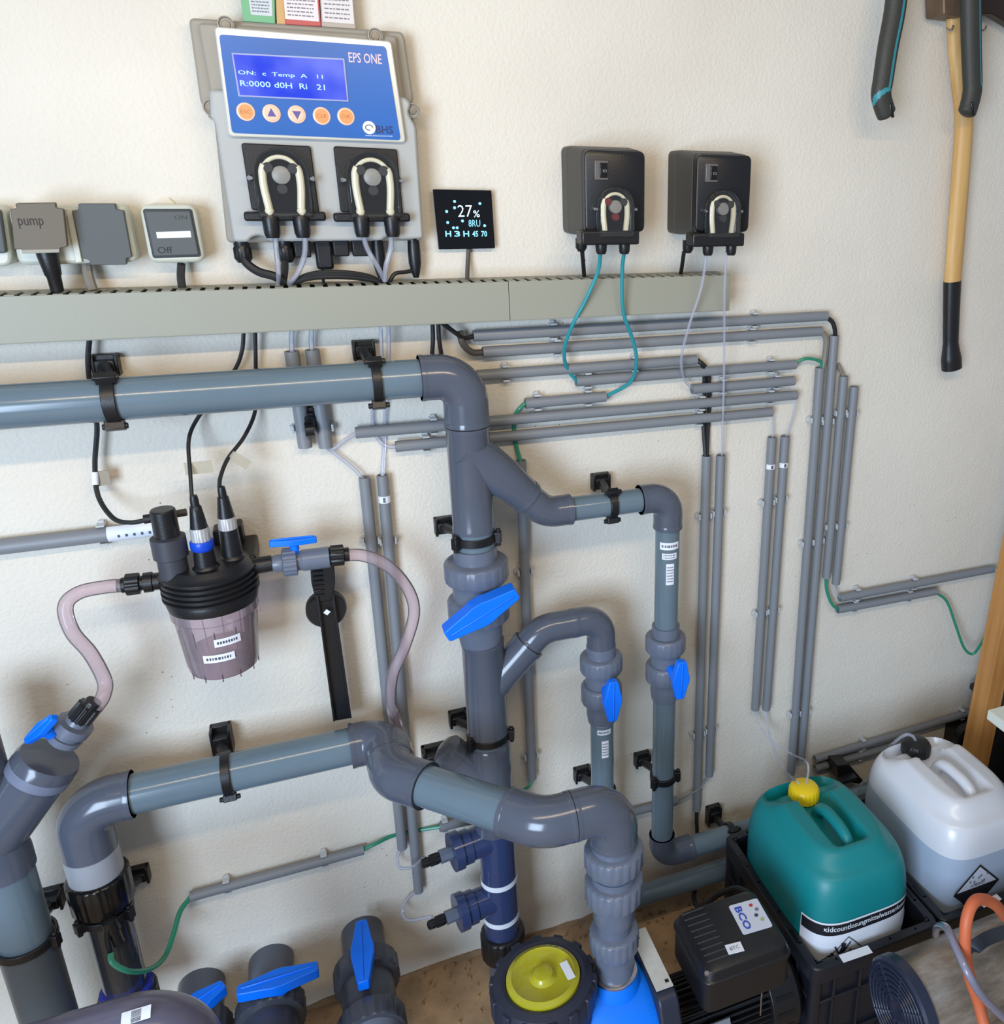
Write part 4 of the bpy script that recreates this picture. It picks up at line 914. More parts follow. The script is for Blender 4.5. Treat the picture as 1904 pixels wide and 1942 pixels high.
# inlet left
a_, b_ = V(308, 1101, xo), V(224, 1111, xo); d_ = b_-a_; L_ = d_.length
obj('inlet_nipple', MB().lathe(a_-d_*.1, d_, [(0, .0125), (L_*.3, .0125), (L_*.32, .0145), (L_*.52, .0145), (L_*.54, .0105), (L_*.60, .0105), (L_*.62, .0155, 1), (L_*.92, .0155, 1), (L_*.94, .011), (L_*1.02, .011), (L_*1.02, .0095), (L_*1.12, .0095)], 48, (12, .09)), blk, t)
a_, b_ = V(474, 1075, xo), V(516, 1068, xo); obj('outlet_nipple', MB().tube([a_, b_], .0125, 24), blk, t)
cs = V(313, 983, xo+.01)
sn = obj('flow_sensor_plug', MB().tube([V(273, 985, .078), V(310, 979, .078)], .0066, 14), rub, t); obj('sensor_pin', MB().tube([V(310, 979, .078), V(354, 971, .078)], .0055, 14), mat('plug_taupe', (84, 78, 70), .5), sn)
# small inline valve
tv = thing('ball_valve', V(570, 1062, xo), 'small grey valve with a T shaped blue handle right of the measuring cell', 'valve')
a_, b_ = V(515, 1070, xo), V(626, 1056, xo); d_ = (b_-a_); L_ = d_.length
obj('body', MB().lathe(a_, d_, [(0, .011), (L_*.08, .0135), (L_*.2, .0135), (L_*.2, .0175), (L_*.42, .0175), (L_*.42, .0150), (L_*.5, .0150), (L_*.52, .0165), (L_*.98, .0165), (L_, .012)], 40), val_m, tv)
obj('union_nut', MB().lathe(a_, d_, [(L_*.18, .018), (L_*.2, .022, 1), (L_*.42, .022, 1), (L_*.43, .018)], 72, (18, .05)), val_m, tv)
hc = V(556, 1027, xo+.004)
handle_part(tv, hc, V(596, 1020, xo)-V(515, 1028, xo), Zd, .066, .016, .010, V(564, 1060, xo))
a_, b_ = V(624, 1055, xo), V(662, 1051, xo); d_ = b_-a_; L_ = d_.length
obj('hose_nut', MB().lathe(a_, d_, [(0, .013), (L_*.1, .0165, 1), (L_*.72, .0165, 1), (L_*.76, .011), (L_, .011)], 48, (12, .09)), blk, tv)
h1 = cable('hose', [(238, 1110, xo), (200, 1113, xo), (150, 1124, xo+.005), (124, 1150, xo+.012), (137, 1198, xo+.02), (172, 1240, xo+.02), (198, 1290, xo+.02), (196, 1320, ol-.01), (180, 1345, ol)], .0098, hose_m, 'clear pinkish hose looping down left of the measuring cell', 'hose', n=20)
h2 = cable('hose', [(645, 1053, xo), (690, 1054, xo), (738, 1075, xo), (775, 1120, xo-.01), (785, 1165, xo-.01), (768, 1225, xo-.01), (745, 1280, xo-.01), (742, 1335, xo-.02), (756, 1385, xo-.045)], .0098, hose_m, 'clear pinkish hose curving down right of the measuring cell', 'hose', n=20)
# black bowl wrench
t = thing('bowl_wrench', V(625, 1100, .02), 'black plastic bowl wrench hanging below the small valve', 'wrench')
mb = MB(); mb.prism(rounded([V(589, 1068, .05), V(633, 1064, .05), V(636, 1105, .05), V(630, 1140, .05), V(600, 1142, .05), V(590, 1105, .05)], .008), (0, .03, 0)); 
for i in range(6): mb.box(V(602+i*.6, 1084+i*9, .0515), .016, .004, .003)
obj('grip', mb, blk, t, .003)
obj('disc', MB().lathe(V(619, 1157, .040), OUT, [(-.015, .030), (-.013, .0315), (.0, .0315), (.004, .029)], 40), blk, t)
obj('sticker', MB().lathe(V(620, 1161, .055), OUT, [(0, .0055), (.0005, .0055)], 4), paper, t)
hp = [(603, 1182), (636, 1178), (666, 1358), (632, 1368)]
obj('handle', MB().prism([V(u, v, .046) for u, v in ((600, 1130), (634, 1130), (666, 1362), (632, 1368))], (0, .006, 0)), blk, t, .001)
for e in (((600, 1130), (604, 1130), (636, 1368), (632, 1369)), ((630, 1130), (634, 1130), (667, 1362), (663, 1363))):
    obj('flange', MB().prism([V(u, v, .054) for u, v in e], (0, .014, 0)), blk, t, .0006)

# ---------------------------------------------------------------- tools
grip_m = mat('grip_dark', (50, 50, 45), .55, bump=.2, bscale=300); tealg = mat('grip_teal', (52, 140, 152), .45)
t = thing('loppers', V(1750, 0, .05), 'garden loppers hanging with two dark handles striped teal', 'loppers')
for path, sgn in (([(1706, -60), (1697, 20), (1684, 90), (1675, 150), (1671, 180), (1677, 205), (1684, 222)], 1), ([(1840, -60), (1841, 20), (1842, 90), (1844, 145), (1844, 172), (1838, 200), (1831, 220)], -1)):
    P3 = cr([V(u, v, .088) for u, v in path], 12); n = len(P3); mb = MB(); rings = []
    for i, p in enumerate(P3):
        k = i/(n-1); hw = .0195 - .002*k
        if k > .93: hw *= (1-((k-.93)/.07)**2*.55)
        tg_ = (P3[min(i+1, n-1)]-P3[max(i-1, 0)]).normalized(); sd = tg_.cross(OUT).normalized()
        rings.append([p+sd*(math.cos(2*PI*j/40)*hw)+OUT*(math.sin(2*PI*j/40)*hw*.8) for j in range(40)])
    mb.loft(rings); nf_ = (n-1)*40
    for fi in range(nf_):
        i_, j_ = divmod(fi, 40); zpx = P3[i_].z; zs0 = P3[int(n*.585)].z; zs1 = P3[int(n*.70)].z
        if sgn > 0:
            band = 11 <= j_ <= 12 and zpx > zs0
            q_ = (zs0-zpx)/(zs0-zs1); lo_ = 10.5-13*q_
            if 0 <= q_ <= 1.25 and lo_-1.5 <= j_ <= lo_+5 and j_ <= 14: band = True
            if zpx <= zs0 and 36 <= j_ and q_ > .9 and q_ < 1.25: band = True
        else:
            band = (12 <= j_ <= 12 and zpx > zs0) or (P3[int(n*.70)].z < zpx <= zs0 and 12 <= j_ <= 20 and j_ >= 12+5*(zs0-zpx)/(zs0-P3[int(n*.70)].z))
        if band: mb.mi[len(mb.mi)-2-nf_+fi] = 1
    h = obj('grip', mb, [grip_m, tealg], t)
    e = P3[int(n*.93)]; obj('hang_slot', MB().box(e+OUT*.0135+Zd*.004, .006, .004, .024, axes=(Vector((.93, 0, .36)), OUT, Vector((-.36, 0, .93)))), blk2, h, .002)
t = thing('axe', V(1803, 690, .03), 'long handled axe hanging head up, wooden shaft and black grip', 'axe')
def shaft(path, ws, m, name, off=.028, depth=.8):
    P3 = cr([V(u, v, off) for u, v in path], 6); n = len(P3); rings = []
    for i, p in enumerate(P3):
        q = i/(n-1)*(len(ws)-1); a = int(min(q, len(ws)-2)); hw = ws[a]*(1-(q-a))+ws[a+1]*(q-a)
        tg_ = (P3[min(i+1, n-1)]-P3[max(i-1, 0)]).normalized(); sd = tg_.cross(OUT).normalized()
        rings.append([p+sd*(math.cos(2*PI*j/20)*hw)+OUT*(math.sin(2*PI*j/20)*hw*depth) for j in range(20)])
    return obj(name, MB().loft(rings), m, t)
def wood_mat(name, c1, c2, sc_=(60, 60, 3)):
    m = bpy.data.materials.new(name); m.use_nodes = True; nt = m.node_tree; b = nt.nodes['Principled BSDF']; b.inputs['Roughness'].default_value = .5
    tc = nt.nodes.new('ShaderNodeTexCoord'); mp = nt.nodes.new('ShaderNodeMapping'); mp.inputs['Scale'].default_value = sc_
    n = nt.nodes.new('ShaderNodeTexNoise'); n.inputs['Scale'].default_value = 1; n.inputs['Detail'].default_value = 5
    r = nt.nodes.new('ShaderNodeValToRGB'); r.color_ramp.elements[0].position = .3; r.color_ramp.elements[1].position = .7
    r.color_ramp.elements[0].color = s2l(c1)+(1,); r.color_ramp.elements[1].color = s2l(c2)+(1,)
    nt.links.new(tc.outputs['Object'], mp.inputs[0]); nt.links.new(mp.outputs[0], n.inputs['Vector']); nt.links.new(n.outputs['Fac'], r.inputs[0]); nt.links.new(r.outputs[0], b.inputs['Base Color'])
    return m
wood = wood_mat('ash_wood', (190, 146, 84), (216, 176, 112))
shaft([(1807, -40), (1808, 30), (1812, 90), (1820, 160), (1828, 228), (1821.5, 330), (1814, 430), (1806, 536)], [.0145, .014, .0145, .0165, .0185, .0185, .0185, .018], wood, 'shaft')
shaft([(1806, 533), (1804, 600), (1803, 650), (1804, 680), (1805, 699)], [.0190, .0178, .0170, .0225, .0225], blk, 'rubber_grip')
rust = mat('axe_steel', (112, 92, 74), .5, metal=.4, var=.2, vscale=40)
obj('head', MB().prism(rounded([V(1788, -60, .06), V(1862, -60, .06), V(1862, -6, .06), V(1836, 24, .06), V(1828, 32, .06), V(1790, 28, .06)], .004), (0, .05, 0)), rust, t, .003)
obj('blade', MB().prism([V(1855, -60, .045), V(1960, -60, .045), V(1960, 75, .045), V(1905, 40, .045), V(1882, 27, .045), V(1858, 26, .045)], (0, .022, 0)), mat('blade_dark', (54, 40, 34), .4, metal=.4), t, .002)
for u in (1799, 1862):
    hk = obj('wall_hook', MB().tube(cr([V(u-4, 52, 0), V(u-4, 54, .02), V(u, 58, .045), V(u+6, 56, .055), V(u+9, 48, .055)], 6), .0018, 8), steel); label_as(hk, 'small wire hook in the wall '+('left' if u < 1830 else 'right')+' of the axe shaft below its head', 'hook')

# ---------------------------------------------------------------- blue pump
PY = .403                                   # pump axis distance from the wall
def fx(u, v, z): return Z(u, v, z)
lc = Z(1030, 1850, 1.55-1.195); lx, ly = lc.x, -lc.y
t = thing('circulation_pump', pt(.36, PY, 0), 'bright blue pool pump with a yellow lidded strainer and black motor', 'pump')
navy = mat('pump_navy', (38, 42, 58), .42, bump=.1, bscale=300); bluep = mat('pump_blue', (0, 118, 238), .55, spec=.3)
# strainer housing, ring and lid
zl_ = lc.z
obj('strainer_pot', MB().lathe(pt(lx, ly, .02), Zd, [(0, .07), (.02, .078), (zl_-.07, .078), (zl_-.05, .074)], 44), navy, t)
rg = obj('lock_ring', MB().lathe(pt(lx, ly, zl_-.055), Zd, [(0, .078), (.004, .0835), (.038, .0835), (.050, .078), (.054, .066), (.052, .060), (.044, .059)], 60, caps=False), navy, t)
mb = MB()
for i in range(14):
    a = 2*PI*i/14+.1; dr = Vector((math.cos(a), math.sin(a), 0)); mb.box(pt(lx, ly, zl_-.026)+dr*.080, .010, .016, .040, axes=(dr, Zd.cross(dr), Zd))
obj('ring_lugs', mb, navy, rg, .002)
yel = clear_mat('lid_yellow', (225, 215, 60), .74, .06, (196, 190, 34))
ld = obj('lid', MB().lathe(pt(lx, ly, zl_-.03), Zd, [(0, .058), (.022, .0595), (.030, .058), (.034, .05), (.031, .045), (.029, .022), (.033, .0165), (.037, .0150), (.0385, .010), (.0386, .001)], 56), yel, t)
obj('strainer_basket', MB().lathe(pt(lx, ly, zl_-.045), Zd, [(0, .05), (.012, .052)], 40), mat('basket', (120, 118, 40), .5), t)
obj('lid_sticker', MB().box(Z(1076, 1840, zl_+.006), .0125, .034, .0012, rz=.12), paper, ld)
mb = MB()
for i in range(22):
    a = PI*.28+PI*.44*i/21; dr = Vector((math.cos(a), math.sin(a), 0)); mb.box(pt(lx, ly, zl_+.0022)+dr*.0535, .004, .002+.002*(i % 3 == 0), .0006, axes=(Zd.cross(dr), dr, Zd))
obj('lid_lettering', mb, mat('lid_ink', (110, 112, 20), .5), ld)
# suction stub to the left
sx_ = lx-.078; zs = .20
obj('suction_union', MB().lathe(pt(sx_+.01, ly, zs), -Xd, [(0, .036), (.012, .036), (.014, .043, 1), (.04, .043, 1), (.042, .036), (.06, .034), (.062, .044, 1), (.09, .044, 1), (.094, .032), (.13, .032)], 72, (18, .05)), val_m, t)
# wet end and volute
ox = x4; oz = z_b
xm0 = .405
mb = MB()
# wedge shaped blue body rising to the outlet
def sect(x, hw, z0, z1, n=28):
    """rounded cross-section in the Y-Z plane at x"""
    return [Vector((x, -PY-math.cos(2*PI*i/n)*hw*(1 if abs(math.cos(2*PI*i/n)) < .9 else 1), (z0+z1)/2+math.copysign(abs(math.sin(2*PI*i/n))**.8, math.sin(2*PI*i/n))*(z1-z0)/2)) for i in range(n)]
mb.loft([sect(lx+.03, .062, .04, .27), sect(lx+.07, .072, .03, .295), sect(ox-.02, .092, .02, oz-.012), sect(ox+.035, .098, .02, oz-.014), sect(xm0, .098, .02, oz-.02)])
mb.lathe(pt(ox, y3, oz-.05), Zd, [(0, .05), (.03, .045), (.05, .038)], 36)
obj('pump_body', mb, bluep, t, 0)
obj('outlet_ring', MB().lathe(pt(ox, y3, oz-.006), Zd, [(0, .035), (.002, .038), (.010, .038), (.012, .034)], 40), steel, t)
mb = MB(); mb.lathe(pt(xm0, PY, .155), Xd, [(0, .098), (.0, .118), (.03, .118), (.034, .106), (.05, .1)], 8)
fo = []
hb_ = [Vector((xm0, -PY+sy*.104, zz)) for sy, zz in ((-1, .02), (-1, .20), (-.62, oz-.01), (.62, oz-.01), (1, .20), (1, .02))]
obj('flange', MB().prism(rounded(hb_, .015), (.036, 0, 0)), navy, t, .004)
# name plate on the flange shoulder
p0, p1, p2, p3 = V(1216, 1764, PY-.06), V(1226, 1763, PY-.06), V(1257, 1841, PY+.035), V(1230, 1850, PY+.035)
nm_ = Vector((.0, 0, 0))
pl_c = Vector((xm0+.016, 0, 0))
zpl = oz-.008
q_ = [Vector((xm0+.003, -PY+.075, zpl)), Vector((xm0+.033, -PY+.075, zpl)), Vector((xm0+.033, -PY-.05, zpl)), Vector((xm0+.003, -PY-.05, zpl))]
sp = obj('rating_plate', MB().prism([q+Zd*.0012 for q in q_], -Zd*.001), mat('plate_pale', (206, 206, 198), .5, var=.06, vscale=80), t)
mb = MB(); mb.box(Vector((xm0+.026, -PY-.038, zpl+.0016)), .006, .006, .0004); mb.box(Vector((xm0+.012, -PY+.062, zpl+.0016)), .006, .012, .0004); obj('print', mb, inkb, sp)
# motor
mz = .150; m0_, m1_ = xm0+.03, xm0+.272
mb = MB(); nf = 40; N_ = nf*4; mr = .070; vs = []
def finring(x, r, dr): return [Vector((x, -PY+math.cos(2*PI*i/N_)*(r-(dr if (i % 4) in (2, 3) else 0)), mz+math.sin(2*PI*i/N_)*(r-(dr if (i % 4) in (2, 3) else 0)))) for i in range(N_)]
mb.loft([finring(m0_, .070, .009), finring(m1_-.05, .070, .009)])
obj('motor', mb, blk, t)
mb = MB(); mb.lathe(pt(m1_-.055, PY, mz), Xd, [(0, .070), (.002, .0755), (.055, .0755), (.064, .068), (.066, .03)], 48)
fc = obj('fan_cover', mb, blk, t, .001)
for i in range(16):
    a = 2*PI*(i+.5)/16; mb = MB()
    mb.box(pt(m1_-.028, PY, mz)+Vector((0, math.cos(a), math.sin(a)))*.0757, .034, .008, .0016, axes=(Xd, Vector((0, -math.sin(a), math.cos(a))), Vector((0, math.cos(a), math.sin(a)))))
    obj('vent_slot', mb, mat('void_black', (4, 4, 5), .9), fc)
mb = MB(); mb.box(pt(xm0+.14, PY, .035), .15, .15, .07); obj('motor_foot', mb, blk, t, .004)
obj('motor_plate', MB().box(pt(xm0+.105, PY+.074, mz+.033), .055, .004, .04, axes=(Xd, Vector((0, -.9, .4)).normalized(), Vector((0, .4, .9)).normalized())), mat('plate_grey', (150, 154, 162), .35, metal=.4), t)
# terminal box on the motor
bt = 1.55-1.175
B_ = [Z(1280, 1730, bt), Z(1436, 1678, bt), Z(1486, 1786, bt), Z(1346, 1850, bt)]
bx0 = .47; bx1 = .606; by0 = -.412; by1 = -.528
bx0 = (B_[0].x+B_[3].x)/2; bx1 = (B_[1].x+B_[2].x)/2; by0 = (B_[0].y+B_[1].y)/2; by1 = (B_[2].y+B_[3].y)/2
def bring(g, z, r=.02):
    return rounded([Vector((bx0-g, by0+g, z)), Vector((bx1+g, by0+g, z)), Vector((bx1+g, by1-g, z)), Vector((bx0-g, by1-g, z))], r)
tb = obj('terminal_box', MB().loft([bring(.004, bt-.085), bring(.004, bt-.028), bring(.0065, bt-.027), bring(.0065, bt-.022), bring(.004, bt-.020), bring(.0, bt-.006), bring(-.012, bt+.002, .02)]), blk, t, .0008)
mb = MB()
for i in range(9):
    y = by0-.012-(by0-by1)*.88*i/9; mb.box(Vector((bx0+.027, y, bt+.0022)), .040, .0016, .0018)
obj('ribs', mb, mat('rib_worn', (66, 66, 68), .5), tb)
cpl = Vector(((bx0*.30+bx1*.70), by0*.66+by1*.34, bt+.0028)); w1, w2 = .060, .046
yv = Vector((-.06, -1, 0)).normalized(); xv_ = Vector((1, -.06, 0)).normalized()
c_ = Z(1423, 1737, bt+.003)
pb_ = obj('brand_plate', MB().prism(rounded([c_+xv_*a+yv*b for a, b in ((-.027, -.031), (.027, -.031), (.027, .031), (-.027, .031))], .004), -Zd*.0015), mat('plate_white', (206, 212, 226), .4), tb)
text('plate_text', 'BCO', mat('royal_ink', (46, 80, 190), .5), pb_, c_+Zd*.0004-xv_*.020+yv*-.024, yv, xv_, width=.048, height=.013, bold=.03)
for k_, col_ in enumerate(((190, 60, 70), (110, 120, 130), (50, 70, 80), (160, 180, 120))):
    obj('plate_dot', MB().lathe(c_+Zd*.0004+xv_*(.010+.006*(k_ % 2))+yv*(-.020+.011*k_), Zd, [(0, .0034), (.0003, .0034)], 14), mat('dot%d' % k_, col_, .5), pb_)
c_ = Z(1393, 1798, bt+.003)
sk = obj('sticker', MB().box(c_, .027, .018, .0012, rz=-.1), paper, tb); text('sticker_text', 'BTC', ink, sk, c_+Vector((-.008, -.003, .0008)), Xd, Yd, width=.016)
mb = MB(); pq = Z(1340, 1862, bt-.002); mb.lathe(pq+Vector((.006, .012, 0)), Zd, [(0, .004), (.003, .004)], 10); obj('screw', mb, steel, tb)
# small chain lying over the motor
chp = [V(1435, 1852, PY+.085), V(1446, 1866, PY+.09), V(1444, 1890, PY+.093), V(1442, 1925, PY+.09)]
obj('pull_wire', MB().tube(cr(chp, 6), .0014, 8), steel, t)
mb = MB(); mb.tube([chp[1]+OUT*.002+Vector((math.cos(a)*.004, 0, math.sin(a)*.004)) for a in [i*.5 for i in range(14)]], .001, 6); obj('eyelet', mb, steel, t)
cable('cable', [(1318, 1680, .09), (1316, 1702, .12), (1322, 1718, .2), (1340, 1712, .26), (1365, 1695, .30), (1395, 1685, .33), (1420, 1694, .36)], .0055, rub, 'black cable looping from behind the pipes to the pump motor box')
# grey papers on the floor by the motor
o = obj('data_sheet', MB().prism([Z(1405, 1925, .075), Z(1478, 1905, .075), Z(1510, 1960, .075), Z(1430, 1990, .075)], -Zd*.004), mat('sheet_grey', (150, 154, 178), .6)); label_as(o, 'pale grey plate lying in front of the pump motor at the bottom edge', 'plate')

# ---------------------------------------------------------------- crates and canisters
crate_m = mat('crate_black', (24, 26, 34), .42, bump=.1, bscale=200)
RZ = .26
def crate(x0, x1, yb, yf, label):
    t = thing('storage_crate', ((x0+x1)/2, (yb+yf)/2, 0), label, 'crate', 'black plastic crates on the floor')
    w_, d_ = x1-x0-.03, yb-yf-.03; cx, cy = (x0+x1)/2, (yb+yf)/2; T = .005; mb = MB()
    mb.box((cx, cy, .006), w_, d_, .012)
    for sx in (-1, 1): mb.box((cx+sx*w_/2, cy, RZ/2), T, d_+T, RZ)
    for sy in (-1, 1): mb.box((cx, cy+sy*d_/2, RZ/2), w_+T, T, RZ)
    for sx in (-1, 1):
        for sy in (-1, 1): mb.lathe((cx+sx*w_/2, cy+sy*d_/2, .0), Zd, [(0, .012), (RZ-.01, .012)], 14)
    for zz in (.07, .17):
        for sy in (-1, 1): mb.box((cx, cy+sy*(d_/2+.005), zz), w_, .008, .006)
        for sx in (-1, 1): mb.box((cx+sx*(w_/2+.005), cy, zz), .008, d_, .006)
    for f_ in (-.35, -.12, .12, .35):
        for sy in (-1, 1): mb.box((cx+f_*w_, cy+sy*(d_/2+.005), RZ/2), .006, .008, RZ)
        for sx in (-1, 1): mb.box((cx+sx*(w_/2+.005), cy+f_*d_, RZ/2), .008, .006, RZ)
    obj('walls', mb, crate_m, t, .0015)
    def loop(g, z): return rounded([Vector((x0+g, yb-g, z)), Vector((x1-g, yb-g, z)), Vector((x1-g, yf+g, z)), Vector((x0+g, yf+g, z))], .022)
    obj('rim', MB().loft([loop(.003, RZ-.034), loop(0, RZ-.034), loop(0, RZ-.002), loop(.002, RZ), loop(.014, RZ), loop(.016, RZ-.004), loop(.016, RZ-.034)], caps=False), crate_m, t, .0008)
    for f_ in (-.3, .3):
        for sx in (0, 1): obj('stacking_slot', MB().box(((x0+.0075) if not sx else (x1-.0075), cy+f_*d_, RZ+.0006), .006, .03, .0012), blk2, t)
    return t
xA0, xA1, xB1 = .688, .962, 1.245; yb_, yf_ = -.140, -.492
cr1 = crate(xA0, xA1, yb_, yf_, 'black crate holding the green canister, beside the pump motor')
crate(xA1+.004, xB1, yb_, yf_, 'black crate holding the white canister, further right')
def rim_sticker(u0, v0, u1, v1, par, w_=.016):
    a, b = Z(u0, v0, RZ+.001), Z(u1, v1, RZ+.001); d = (b-a).normalized(); s_ = Zd.cross(d); mb = MB()
    mb.prism([a-s_*w_/2, b-s_*w_/2, b+s_*w_/2, a+s_*w_/2], Zd*.0008); return obj('rim_label', mb, paper, par)
rim_sticker(1595, 1819, 1650, 1800, cr1)

def jerrycan(cx, cy, hx, hy, H, z0, m, label, capm, cap_y, lift=.0, recess=.03):
    t = thing('canister', (cx, cy, z0), label, 'canister', 'plastic canisters standing in the crates')
    n = 96
    def outl(sx, sy, e=4.2):
        out = []
        for i in range(n):
            a = 2*PI*i/n; c_, s_ = math.cos(a), math.sin(a)
            out.append((math.copysign(abs(c_)**(2/e), c_)*sx, math.copysign(abs(s_)**(2/e), s_)*sy))
        return out
    def ring(sx, sy, z, e=4.2): return [Vector((cx+x, cy+y, z)) for x, y in outl(sx, sy, e)]
    rings = [ring(hx*.90, hy*.92, z0), ring(hx*.97, hy*.975, z0+.008), ring(hx, hy, z0+.03)]
    hs = H*.74
    rings.append(ring(hx, hy, z0+hs*.5)); rings.append(ring(hx, hy, z0+hs))
    K = 10
    for i in range(1, K+1):
        a = PI/2*i/K*.86; rings.append(ring(hx*(1-.15*(1-math.cos(a))/.8), hy*(1-.12*(1-math.cos(a))/.8), z0+hs+(H*.93-hs)*math.sin(a)/math.sin(PI/2*.86), 4.2-.6*i/K))
    rings_edge = (hx*(1-.15*(1-math.cos(PI/2*.86))/.8), hy*(1-.12*(1-math.cos(PI/2*.86))/.8))
    # top: radial rings with height field (U-shaped crest around a recessed channel)
    ax, ay = rings_edge
    def hfield(x, y):
        X, Y = x/ax, y/ay
        sm = lambda e0, e1, v: max(0, min(1, (v-e0)/(e1-e0)))**2*(3-2*max(0, min(1, (v-e0)/(e1-e0))))
        r = (abs(X)**3.6+abs(Y)**3.6)**(1/3.6)
        crest = H*.07*(1-sm(.70, 1.0, r))
        chan = (1-sm(.22, .40, abs(X)))*sm(-.66, -.48, Y)
        back = sm(.35, .62, Y)
        drop = recess*chan
        drop = max(drop, (recess*.75)*back*(1-sm(.5, .9, abs(X))))
        return crest-drop
    for i in range(1, 19):
        f_ = 1-i/18.0; f_ = max(f_, .002)
        rings.append([Vector((cx+x*f_, cy+y*f_, z0+H*.93+hfield(x*f_, y*f_))) for x, y in outl(ax, ay, 3.6)])
    bm_ = MB().loft(rings)
    if isinstance(m, list):
        for k_, f_ in enumerate(bm_.f):
            if len(f_) == 4 and max(bm_.v[q].z for q in f_) < .3512: bm_.mi[k_] = 1
    obj('body', bm_, m, t, angle=60); m = m[0] if isinstance(m, list) else m
    zh_ = z0+H-.004; hb = []
    y0_, y1_ = cy+ay*.20, cy-ay*.50
    hp = [Vector((cx, y0_+.012, zh_-.035)), Vector((cx, y0_, zh_-.012)), Vector((cx, y0_-.02, zh_-.001)), Vector((cx, (y0_+y1_)/2, zh_+.001)), Vector((cx, y1_+.02, zh_-.001)), Vector((cx, y1_, zh_-.010)), Vector((cx, y1_-.008, zh_-.03))]
    obj('handle', MB().tube(cr(hp, 6), .0115, 14), m, t)
    cz = z0+H*.93+hfield(0, cap_y-cy)-.004
    obj('neck', MB().lathe((cx, cap_y, cz), Zd, [(0, .026), (.014, .026)], 28), m, t)
    cb = (cx, cap_y, cz+.006+lift)
    cp = obj('cap', MB().lathe(cb, Zd, [(0, .029), (.002, .0315, 1), (.020, .031, 1), (.026, .027), (.030, .018), (.031, .001)], 84, (21, .035)), capm, t)
    return t, cp, (cx, cap_y, cz+.037+lift)
green_c = mat('canister_green', (10, 128, 132), .42, bump=.05, bscale=120)
def white_can():
    m = clear_mat('canister_white', (244, 247, 252), .86, .25, (236, 240, 248)); return m
gx, gy = (xA0+xA1)/2-.006, (yb_+yf_)/2+.004
tg1, capg, ct1 = jerrycan(gx, gy, .116, .148, .405, .013, green_c, 'teal green canister with a yellow cap and a hazard label, in the left crate', mat('cap_yellow', (236, 204, 20), .3), gy+.085, recess=.034)
wx = (xA1+.004+xB1)/2
wm = [white_can(), clear_mat('canister_white_filled', (200, 215, 235), .86, .25, (184, 200, 222))]
tw, capw, ct2 = jerrycan(wx, gy, .116, .148, .425, .013, wm, 'milky white half full canister with a black cap, in the right crate', blk, gy+.10, recess=.034)
# liquid seen through the milky wall
def srect(cx, cy, sx, sy, z, n=64, e=4.2):
    out = []
    for i in range(n):
        a = 2*PI*i/n; c_, s_ = math.cos(a), math.sin(a); out.append(Vector((cx+math.copysign(abs(c_)**(2/e), c_)*sx, cy+math.copysign(abs(s_)**(2/e), s_)*sy, z)))
    return out
liq = .352
obj('liquid', MB().loft([srect(wx, gy, .104, .138, .02), srect(wx, gy, .1145, .1465, .045), srect(wx, gy, .1145, .1465, .322), srect(wx, gy, .1130, .1445, liq)]), mat('liquid_grey', (66, 98, 134), .4), tw)
# hazard label wrapped round the front of the green canister
def wrap(cx, cy, hx, hy, a0, a1, zlo, zhi, g=.0012, n=40, e=4.2):
    rows = []
    for z in (zlo, zhi):
        row = []
        for i in range(n+1):
            a = a0+(a1-a0)*i/n; c_, s_ = math.cos(a), math.sin(a)
            row.append(Vector((cx+math.copysign(abs(c_)**(2/e), c_)*(hx+g), cy+math.copysign(abs(s_)**(2/e), s_)*(hy+g), z(i/n) if callable(z) else z)))
        rows.append(row)
    mb = MB(); k = n+1; mb.add(rows[0]+rows[1], [(i, i+1, k+i+1, k+i) for i in range(n)]); return mb
A0, A1 = math.radians(205), math.radians(328)
lb = obj('hazard_label', wrap(gx, gy, .116, .148, A0, A1, .13, .312), paper, tg1)
obj('label_band', wrap(gx, gy, .116, .148, A0+.02, A1-.02, .284, .308, .0018), inkb, lb)
def on_front(x, z, g=.003):                 # point on the front face of the green canister
    X = min(1, abs(x)/.116); y = (1-X**4.2)**(1/4.2)*(.148+g); return Vector((gx+x, gy-y, z))
tx = text('band_text', 'Oxidcountlosungmittelwasserlosend', paper, lb, Vector((gx-.1, gy-.15, .290)), Xd, Zd, width=.196, height=.0155, bold=.01)
bl_ = Vector(world_loc(tx))+Vector((0, 0, 0))
base_ = world_loc(lb)
for v_ in tx.data.vertices:
    wpt = v_.co+base_; q = on_front(wpt.x-gx, wpt.z, .0028); v_.co = q-base_
# diamond with the dead tree
def dline(pts, w_, m, par, name='line', g=.003):
    mb = MB(); pp = []
    for a, b in zip(pts, pts[1:]):
        for i in range(8): pp.append((a[0]+(b[0]-a[0])*i/8, a[1]+(b[1]-a[1])*i/8))
    pp.append(pts[-1]); mb.tube([on_front(x, z, g) for x, z in pp], w_, 5); return obj(name, mb, m, par)
dline([(-.098, .215), (-.042, .275), (.014, .215), (-.042, .16)], .0007, inkb, lb, 'diamond')
dline([(-.055, .20), (-.057, .235), (-.049, .262)], .0033, inkb, lb, 'tree_mark')
for b_ in (((-.056, .226), (-.073, .244)), ((-.056, .236), (-.067, .258)), ((-.053, .24), (-.036, .262)), ((-.055, .232), (-.033, .244)), ((-.065, .236), (-.079, .238)), ((-.052, .244), (-.054, .264))): dline(list(b_), .0015, inkb, lb, 'tree_mark')
dline([(.070, .19), (.085, .235), (.100, .262)], .0012, mat('ink_grey_blue', (120, 130, 150), .5), lb, 'line')
